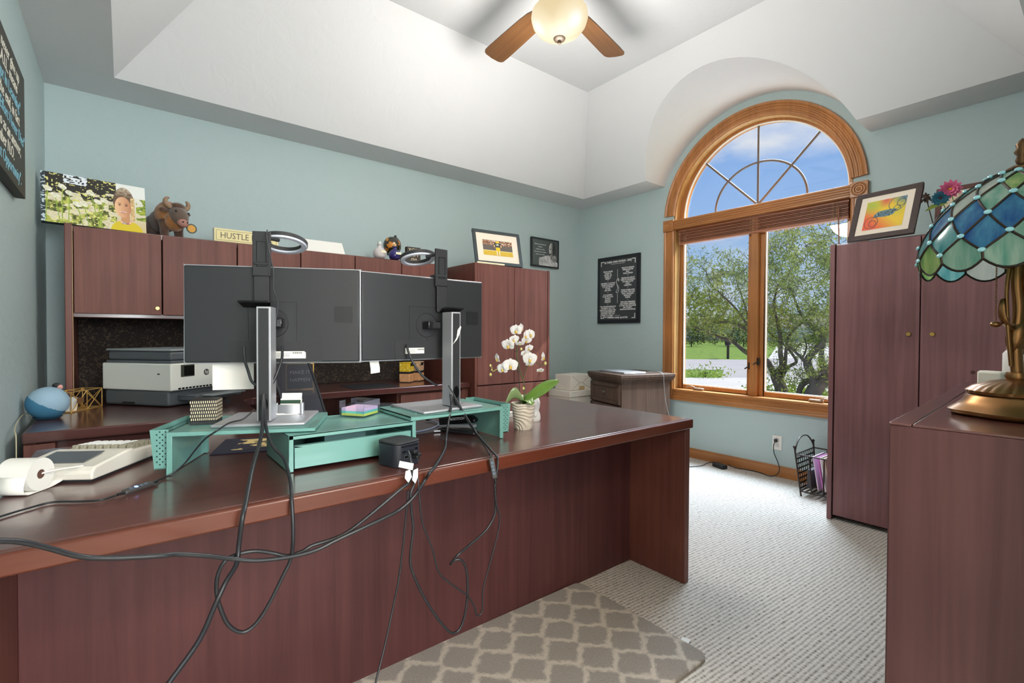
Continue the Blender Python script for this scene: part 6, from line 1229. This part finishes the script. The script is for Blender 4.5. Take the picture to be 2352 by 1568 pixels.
# ================================================================== MAGAZINE BASKET
IRN = mat('dark_bronze_iron', (58, 50, 46), .4, .6); bq = thing('magazine_basket', 'dark iron magazine basket with woven end panel beside the wardrobe', 'basket', (3.665, 1.140, 0))
LX, LY, HB = .28, .21, .29
def bc(x, y, z): f_ = z/HB; return V((x*LX+(x-.5)*.05*f_, y*LY+(y-.5)*.06*f_, .02+z))
for x in (0, 1):
    for y in (0, 1):
        MB().tube([bc(x, y, -.02), bc(x, y, HB+.02)], .006, 8).build('corner_post', IRN, bq, smooth=60); MB().ell(tuple(bc(x, y, HB+.03)), (.010, .010, .011), 10, 8).build('post_knob', IRN, bq, smooth=60)
for z in (.015, HB-.02):
    for y in (0, 1): MB().tube([bc(0, y, z), bc(1, y, z)], .005, 8).build('rail', IRN, bq, smooth=60)
    for x in (0, 1): MB().tube([bc(x, 0, z), bc(x, 1, z)], .005, 8).build('rail', IRN, bq, smooth=60)
for y in (0, 1):
    pw = thing; 
    for k in range(1, 9): MB().add([bc(k/9-.022, y, .015), bc(k/9+.022, y, .015), bc(k/9+.022, y, HB-.02), bc(k/9-.022, y, HB-.02)], [(0, 1, 2, 3)]).build('lattice_strip', IRN, bq)
    for k in range(1, 8): MB().add([bc(0, y, k*HB/8.6-.006), bc(1, y, k*HB/8.6-.006), bc(1, y, k*HB/8.6+.006), bc(0, y, k*HB/8.6+.006)], [(0, 1, 2, 3)]).build('lattice_strip', IRN, bq)
    MB().tube(spline([bc(0, y, HB), bc(.15, y, HB+.05), bc(.35, y, HB+.085), bc(.65, y, HB+.085), bc(.85, y, HB+.05), bc(1, y, HB)], 5), .005, 8).build('handle', IRN, bq, smooth=60)
for x in (0, 1):
    for k in (1, 2): MB().tube([bc(x, k/3, .015), bc(x, k/3, HB-.02)], .005, 8).build('bar', IRN, bq, smooth=60)
for k in range(6): MB().box(.01, LX-.01, .015+k*.033, .025+k*.033, .030, .034).build('floor_slat', IRN, bq)
tag(MB().box(0, .16, 0, .028, 0, .13).build('book', mat('charcoal_book', (70, 66, 72), .6), loc=(3.70, 1.298, .056), rot=(R(2), 0, 0), bevel=.002), 'dark grey book standing in the magazine basket', 'book')
for k, (c_, n_, dy) in enumerate([((226, 206, 226), 'pale lilac', .0), ((206, 120, 186), 'magenta', .03), ((240, 236, 240), 'white', .045), ((206, 170, 150), 'tan', .07)]):
    tag(MB().box(0, .2, 0, .007, 0, .23).build('folder', mat('folder_%s' % n_.replace(' ', '_'), c_, .7), loc=(3.70, 1.250-dy, .056), rot=(R(-9), 0, 0)), '%s paper folder standing in the magazine basket' % n_, 'folder', 'folders in the basket')

# ================================================================== STAINED GLASS LAMP
LB = P(2335, 957, z=BH); lm = thing('stained_glass_lamp', 'leaded stained glass table lamp with bronze tree-trunk base on the bookcase', 'lamp', (LB.x, LB.y, BH+.001))
ABR = mat('antique_bronze', (146, 106, 66), .32, .85)
MB().lathe([(.0001, 0), (.096, 0), (.102, .005), (.103, .010), (.090, .020), (.080, .030), (.076, .038), (.071, .043), (.0001, .043)], 60, wob=lambda g, i: 1+(.035*cos(6*g) if i in (1, 2, 3, 4) else .012*cos(6*g))).build('base', ABR, lm, smooth=60)
MB().lathe([(.074, .043), (.073, .049), (.062, .058), (.038, .068), (.018, .073), (.0001, .073)], 96, wob=lambda g, i: 1+.05*abs(sin(14*g)) if 0 < i < 4 else 1).build('fluted_dome', ABR, lm, smooth=30)
MB().lathe([(.0001, .072), (.016, .072), (.019, .079), (.016, .087), (.0001, .087)], 24).build('collar', ABR, lm, smooth=60)
trk = spline([(0, 0, .083), (-.003, .003, .15), (.003, 0, .21), (.0, .003, .27), (.002, 0, .33)], 6); MB().tube(trk, .0098, 14).build('trunk', ABR, lm, smooth=60)
MB().lathe([(.0001, .33), (.018, .33), (.02, .335), (.016, .34), (.022, .345), (.022, .385), (.0001, .385)], 20).build('socket', ABR, lm, smooth=50)
def leafp(p, d, L, W, up):
    d = V(d).normalized(); s = d.cross(V(up)).normalized(); nrm = s.cross(d); g = MB(); n = 8
    for i in range(n+1):
        u = i/n; w_ = W*sin(pi*min(1, .05+u*.95))**.8
        for k in (-1, 0, 1): g.v.append(tuple(V(p)+d*L*u+s*w_*k+nrm*(.010*sin(pi*u)-.006*abs(k))))
    g.f = [(i*3+k, i*3+k+1, (i+1)*3+k+1, (i+1)*3+k) for i in range(n) for k in (0, 1)]; g.m = [0]*len(g.f); o = g.build('bronze_leaf', ABR, lm, smooth=70); s_ = o.modifiers.new('t', 'SOLIDIFY'); s_.thickness = .003
for p, d, L, W, up in [((-.012, .006, .125), (.15, -.2, 1), .075, .019, (-.8, -.3, .2)), ((-.012, .010, .165), (-.25, .2, 1), .07, .014, (-.4, .8, .2)), ((.0, -.012, .23), (-.1, -.1, 1), .075, .012, (-.9, 0, .2)), ((.004, .0, .285), (.25, -.15, 1), .08, .02, (-.8, -.3, .3)), ((-.004, .012, .29), (-.42, .45, .8), .065, .013, (-.5, .4, .7)), ((.012, -.004, .12), (.4, -.3, .7), .06, .016, (0, -1, .3))]: leafp(p, d, L, W, up)
MB().tube(spline([(-.012, .008, .10), (-.022, .012, .17), (-.014, .016, .25), (-.010, .010, .32)], 6), .0035, 8).build('vine', ABR, lm, smooth=60)
# shade
prof = [(.020, .484), (.044, .476), (.075, .457), (.106, .429), (.131, .394), (.149, .353), (.156, .318), (.150, .288)]
def sh(v, a, off=0):
    x = v*(len(prof)-1); i = min(int(x), len(prof)-2); f_ = x-i; p_ = prof
    a0, a1, a2, a3 = p_[max(i-1, 0)], p_[i], p_[i+1], p_[min(i+2, len(p_)-1)]
    def cr_(k): return .5*(2*a1[k]+(a2[k]-a0[k])*f_+(2*a0[k]-5*a1[k]+4*a2[k]-a3[k])*f_*f_+(3*a1[k]-a0[k]-3*a2[k]+a3[k])*f_**3)
    r, z = cr_(0)+off, cr_(1)+off*.6; return V((r*cos(a), r*sin(a), z))
NA, rows = 14, [.0, .17, .32, .46, .60, .74, .87]
GLC = []
for nm, c1, c2 in [('sea_green', (120, 190, 168), (206, 232, 214)), ('teal', (70, 160, 170), (150, 214, 214)), ('leaf_green', (110, 176, 96), (206, 228, 150)), ('blue', (34, 96, 176), (90, 170, 214)), ('pale_grey', (196, 208, 204), (228, 230, 220)), ('lime', (160, 190, 70), (220, 226, 130))]:
    m_, t, b = base('stained_glass_%s' % nm); co = N(t, 'ShaderNodeTexCoord'); mp = N(t, 'ShaderNodeMapping'); mp.inputs['Scale'].default_value = (60, 60, 12); mp.inputs['Rotation'].default_value = (.3, .2, 0); t.links.new(co.outputs['Object'], mp.inputs[0]); n = N(t, 'ShaderNodeTexNoise', Scale=1., Detail=3.); t.links.new(mp.outputs[0], n.inputs['Vector']); r_ = ramp(t, [(.3, lin(c1)), (.7, lin(c2))], n.outputs[0]); t.links.new(r_.outputs[0], b.inputs['Base Color']); b.inputs['Roughness'].default_value = .18; b.inputs['Coat Weight'].default_value = .4
    tl = N(t, 'ShaderNodeBsdfTranslucent'); t.links.new(r_.outputs[0], tl.inputs[0]); mx = N(t, 'ShaderNodeMixShader', i0=.6); t.links.new(b.outputs[0], mx.inputs[1]); t.links.new(tl.outputs[0], mx.inputs[2]); t.links.new(mx.outputs[0], t.nodes['Material Output'].inputs[0]); GLC.append(m_)
shade = MB().lathe([(.023, .482), (.023, .489), (.014, .495), (.008, .497), (.0001, .497)], 24).build('shade', BRZ, lm, smooth=50)
rnd = random.Random(9); lead = MB(); LEAD = mat('dark_leading', (52, 42, 36), .4, .6); jm_ = MB().ell((0, 0, 0), (.0062, .0050, .0032), 12, 8).mesh('jewel', mat('aqua_glass_jewel', (150, 214, 226), .06, coat=.8), 80)
for i in range(len(rows)-1):
    v0, vm_, v1 = rows[i-1] if i else rows[0], rows[i], rows[i+1]
    for k in range(NA):
        a = 2*pi*(k+.5*(i % 2))/NA; h = pi/NA
        vt = rows[i-1] if i > 0 else rows[0]; c_ = [(vt, a), (vm_, a+h), (v1, a), (vm_, a-h)] if i > 0 else [(vm_, a), (vm_, a+h), (v1, a), (vm_, a-h)]
        n = 4; g = MB()
        for jj in range(n+1):
            for ii in range(n+1):
                s_, u_ = ii/n, jj/n; vv = (c_[0][0]*(1-s_)+c_[1][0]*s_)*(1-u_)+(c_[3][0]*(1-s_)+c_[2][0]*s_)*u_; aa = (c_[0][1]*(1-s_)+c_[1][1]*s_)*(1-u_)+(c_[3][1]*(1-s_)+c_[2][1]*s_)*u_; g.v.append(tuple(sh(vv, aa)))
        g.f = [(jj*(n+1)+ii, jj*(n+1)+ii+1, (jj+1)*(n+1)+ii+1, (jj+1)*(n+1)+ii) for jj in range(n) for ii in range(n)]; g.m = [0]*len(g.f)
        g.build('glass_panel', GLC[rnd.choice([0, 0, 1, 1, 2, 2, 4, 5, 0] if i < 4 else [0, 1, 2, 3, 3, 0, 2])], shade, smooth=80)
        for (va, aa), (vb, ab) in ((c_[1], c_[2]), (c_[2], c_[3])): lead.tube([sh(va+(vb-va)*q/4, aa+(ab-aa)*q/4, .0005) for q in range(5)], .0022, 6, caps=False)
        p_ = sh(v1, a, .003); nr = (sh(v1, a, .01)-sh(v1, a, 0)).normalized(); j_ = link('jewel', jm_, shade); j_.matrix_local = T(*p_)@nr.to_track_quat('Z', 'Y').to_matrix().to_4x4()
for k in range(NA):          # lower scalloped skirt
    a0 = 2*pi*k/NA; g = MB(); n = 8; va = rows[-1]
    for ii in range(n+1):
        f_ = ii/n; aa = a0+(f_-.5)*2*pi/NA; dip = sin(pi*f_)
        lo = sh(.93+.07*dip, aa)-V((0, 0, .006*dip)); g.v += [tuple(sh(.74+.13*abs(2*f_-1), aa)), tuple(lo)]
    g.f = [(2*ii, 2*ii+1, 2*ii+3, 2*ii+2) for ii in range(n)]; g.m = [0]*n; g.build('glass_panel', GLC[rnd.choice([2, 0, 4, 2, 1])], shade, smooth=80)
    lead.tube([sh(.93+.07*sin(pi*q/8), a0+(q/8-.5)*2*pi/NA)-V((0, 0, .006*sin(pi*q/8))) for q in range(9)], .0022, 6, caps=False); lead.tube([sh(rows[-1], a0-pi/NA), sh(.93, a0-pi/NA)], .0022, 6)
lead.build('leading', LEAD, shade, smooth=60)
MB().lathe([(.0001, .495), (.007, .496), (.010, .505), (.007, .513), (.012, .521), (.008, .529), (.010, .535), (.005, .543), (.0001, .548)], 16).build('finial', BRZ, lm, smooth=60)
q = P(2297, 640, z=1.2); cx_, cy_ = -.022, .030; g = MB()
for k in range(46): g.ell((cx_, cy_, .335-k*.0032), (.0017, .0017, .0014), 6, 5)
o = g.build('pull_chain', ABR, lm, smooth=80); o['kind'] = 'stuff'; MB().ell((cx_, cy_, .182), (.009, .009, .006), 14, 10).build('pull_knob', ABR, lm, smooth=80)
MB().tube([(cx_, cy_, .336), (0, 0, .345)], .002, 6).build('chain_arm', ABR, lm)
tag(MB().box(-.028, .028, -.0, .03, 0, .072).build('candle_box', mat('ivory_box', (236, 230, 214), .6), loc=P(2292, 918, z=BH+.0005), rot=(0, 0, R(60)), bevel=.006), 'ivory white box standing on the bookcase behind the lamp base', 'box')
jr = thing('ceramic_jar', 'cream jar with brown top standing behind the lamp at the right edge', 'jar', P(2362, 905, z=BH+.0005)); MB().lathe([(.0001, 0), (.045, 0), (.052, .02), (.052, .11), (.045, .12)], 24).build('body', mat('ivory_glaze', (232, 228, 220), .4), jr, smooth=50); MB().lathe([(.045, .12), (.046, .165), (.04, .172), (.0001, .172)], 24).build('lid', mat('brown_lid', (150, 104, 78), .5), jr, smooth=50)
# things on the bookcase shelves, seen at the front edge
tag(MB().box(0, .05, -.24, .010, 0, .24).build('ring_binder', mat('dark_red_binder', (120, 36, 34), .5), loc=(BC.x+.05, BC.y, .643), bevel=.006), 'dark red ring binder poking out of the bookcase shelf', 'binder')
for z, nm, c_, dy, lab in ((.365, 'paper_stack', (238, 236, 230), .012, 'white paper stack poking from the middle bookcase shelf'),):
    tag(MB().box(0, .22, -.24, dy, 0, .12).build(nm, mat('stack_white', c_, .8), loc=(BC.x+.05, BC.y, z-.002)), lab, 'paper')
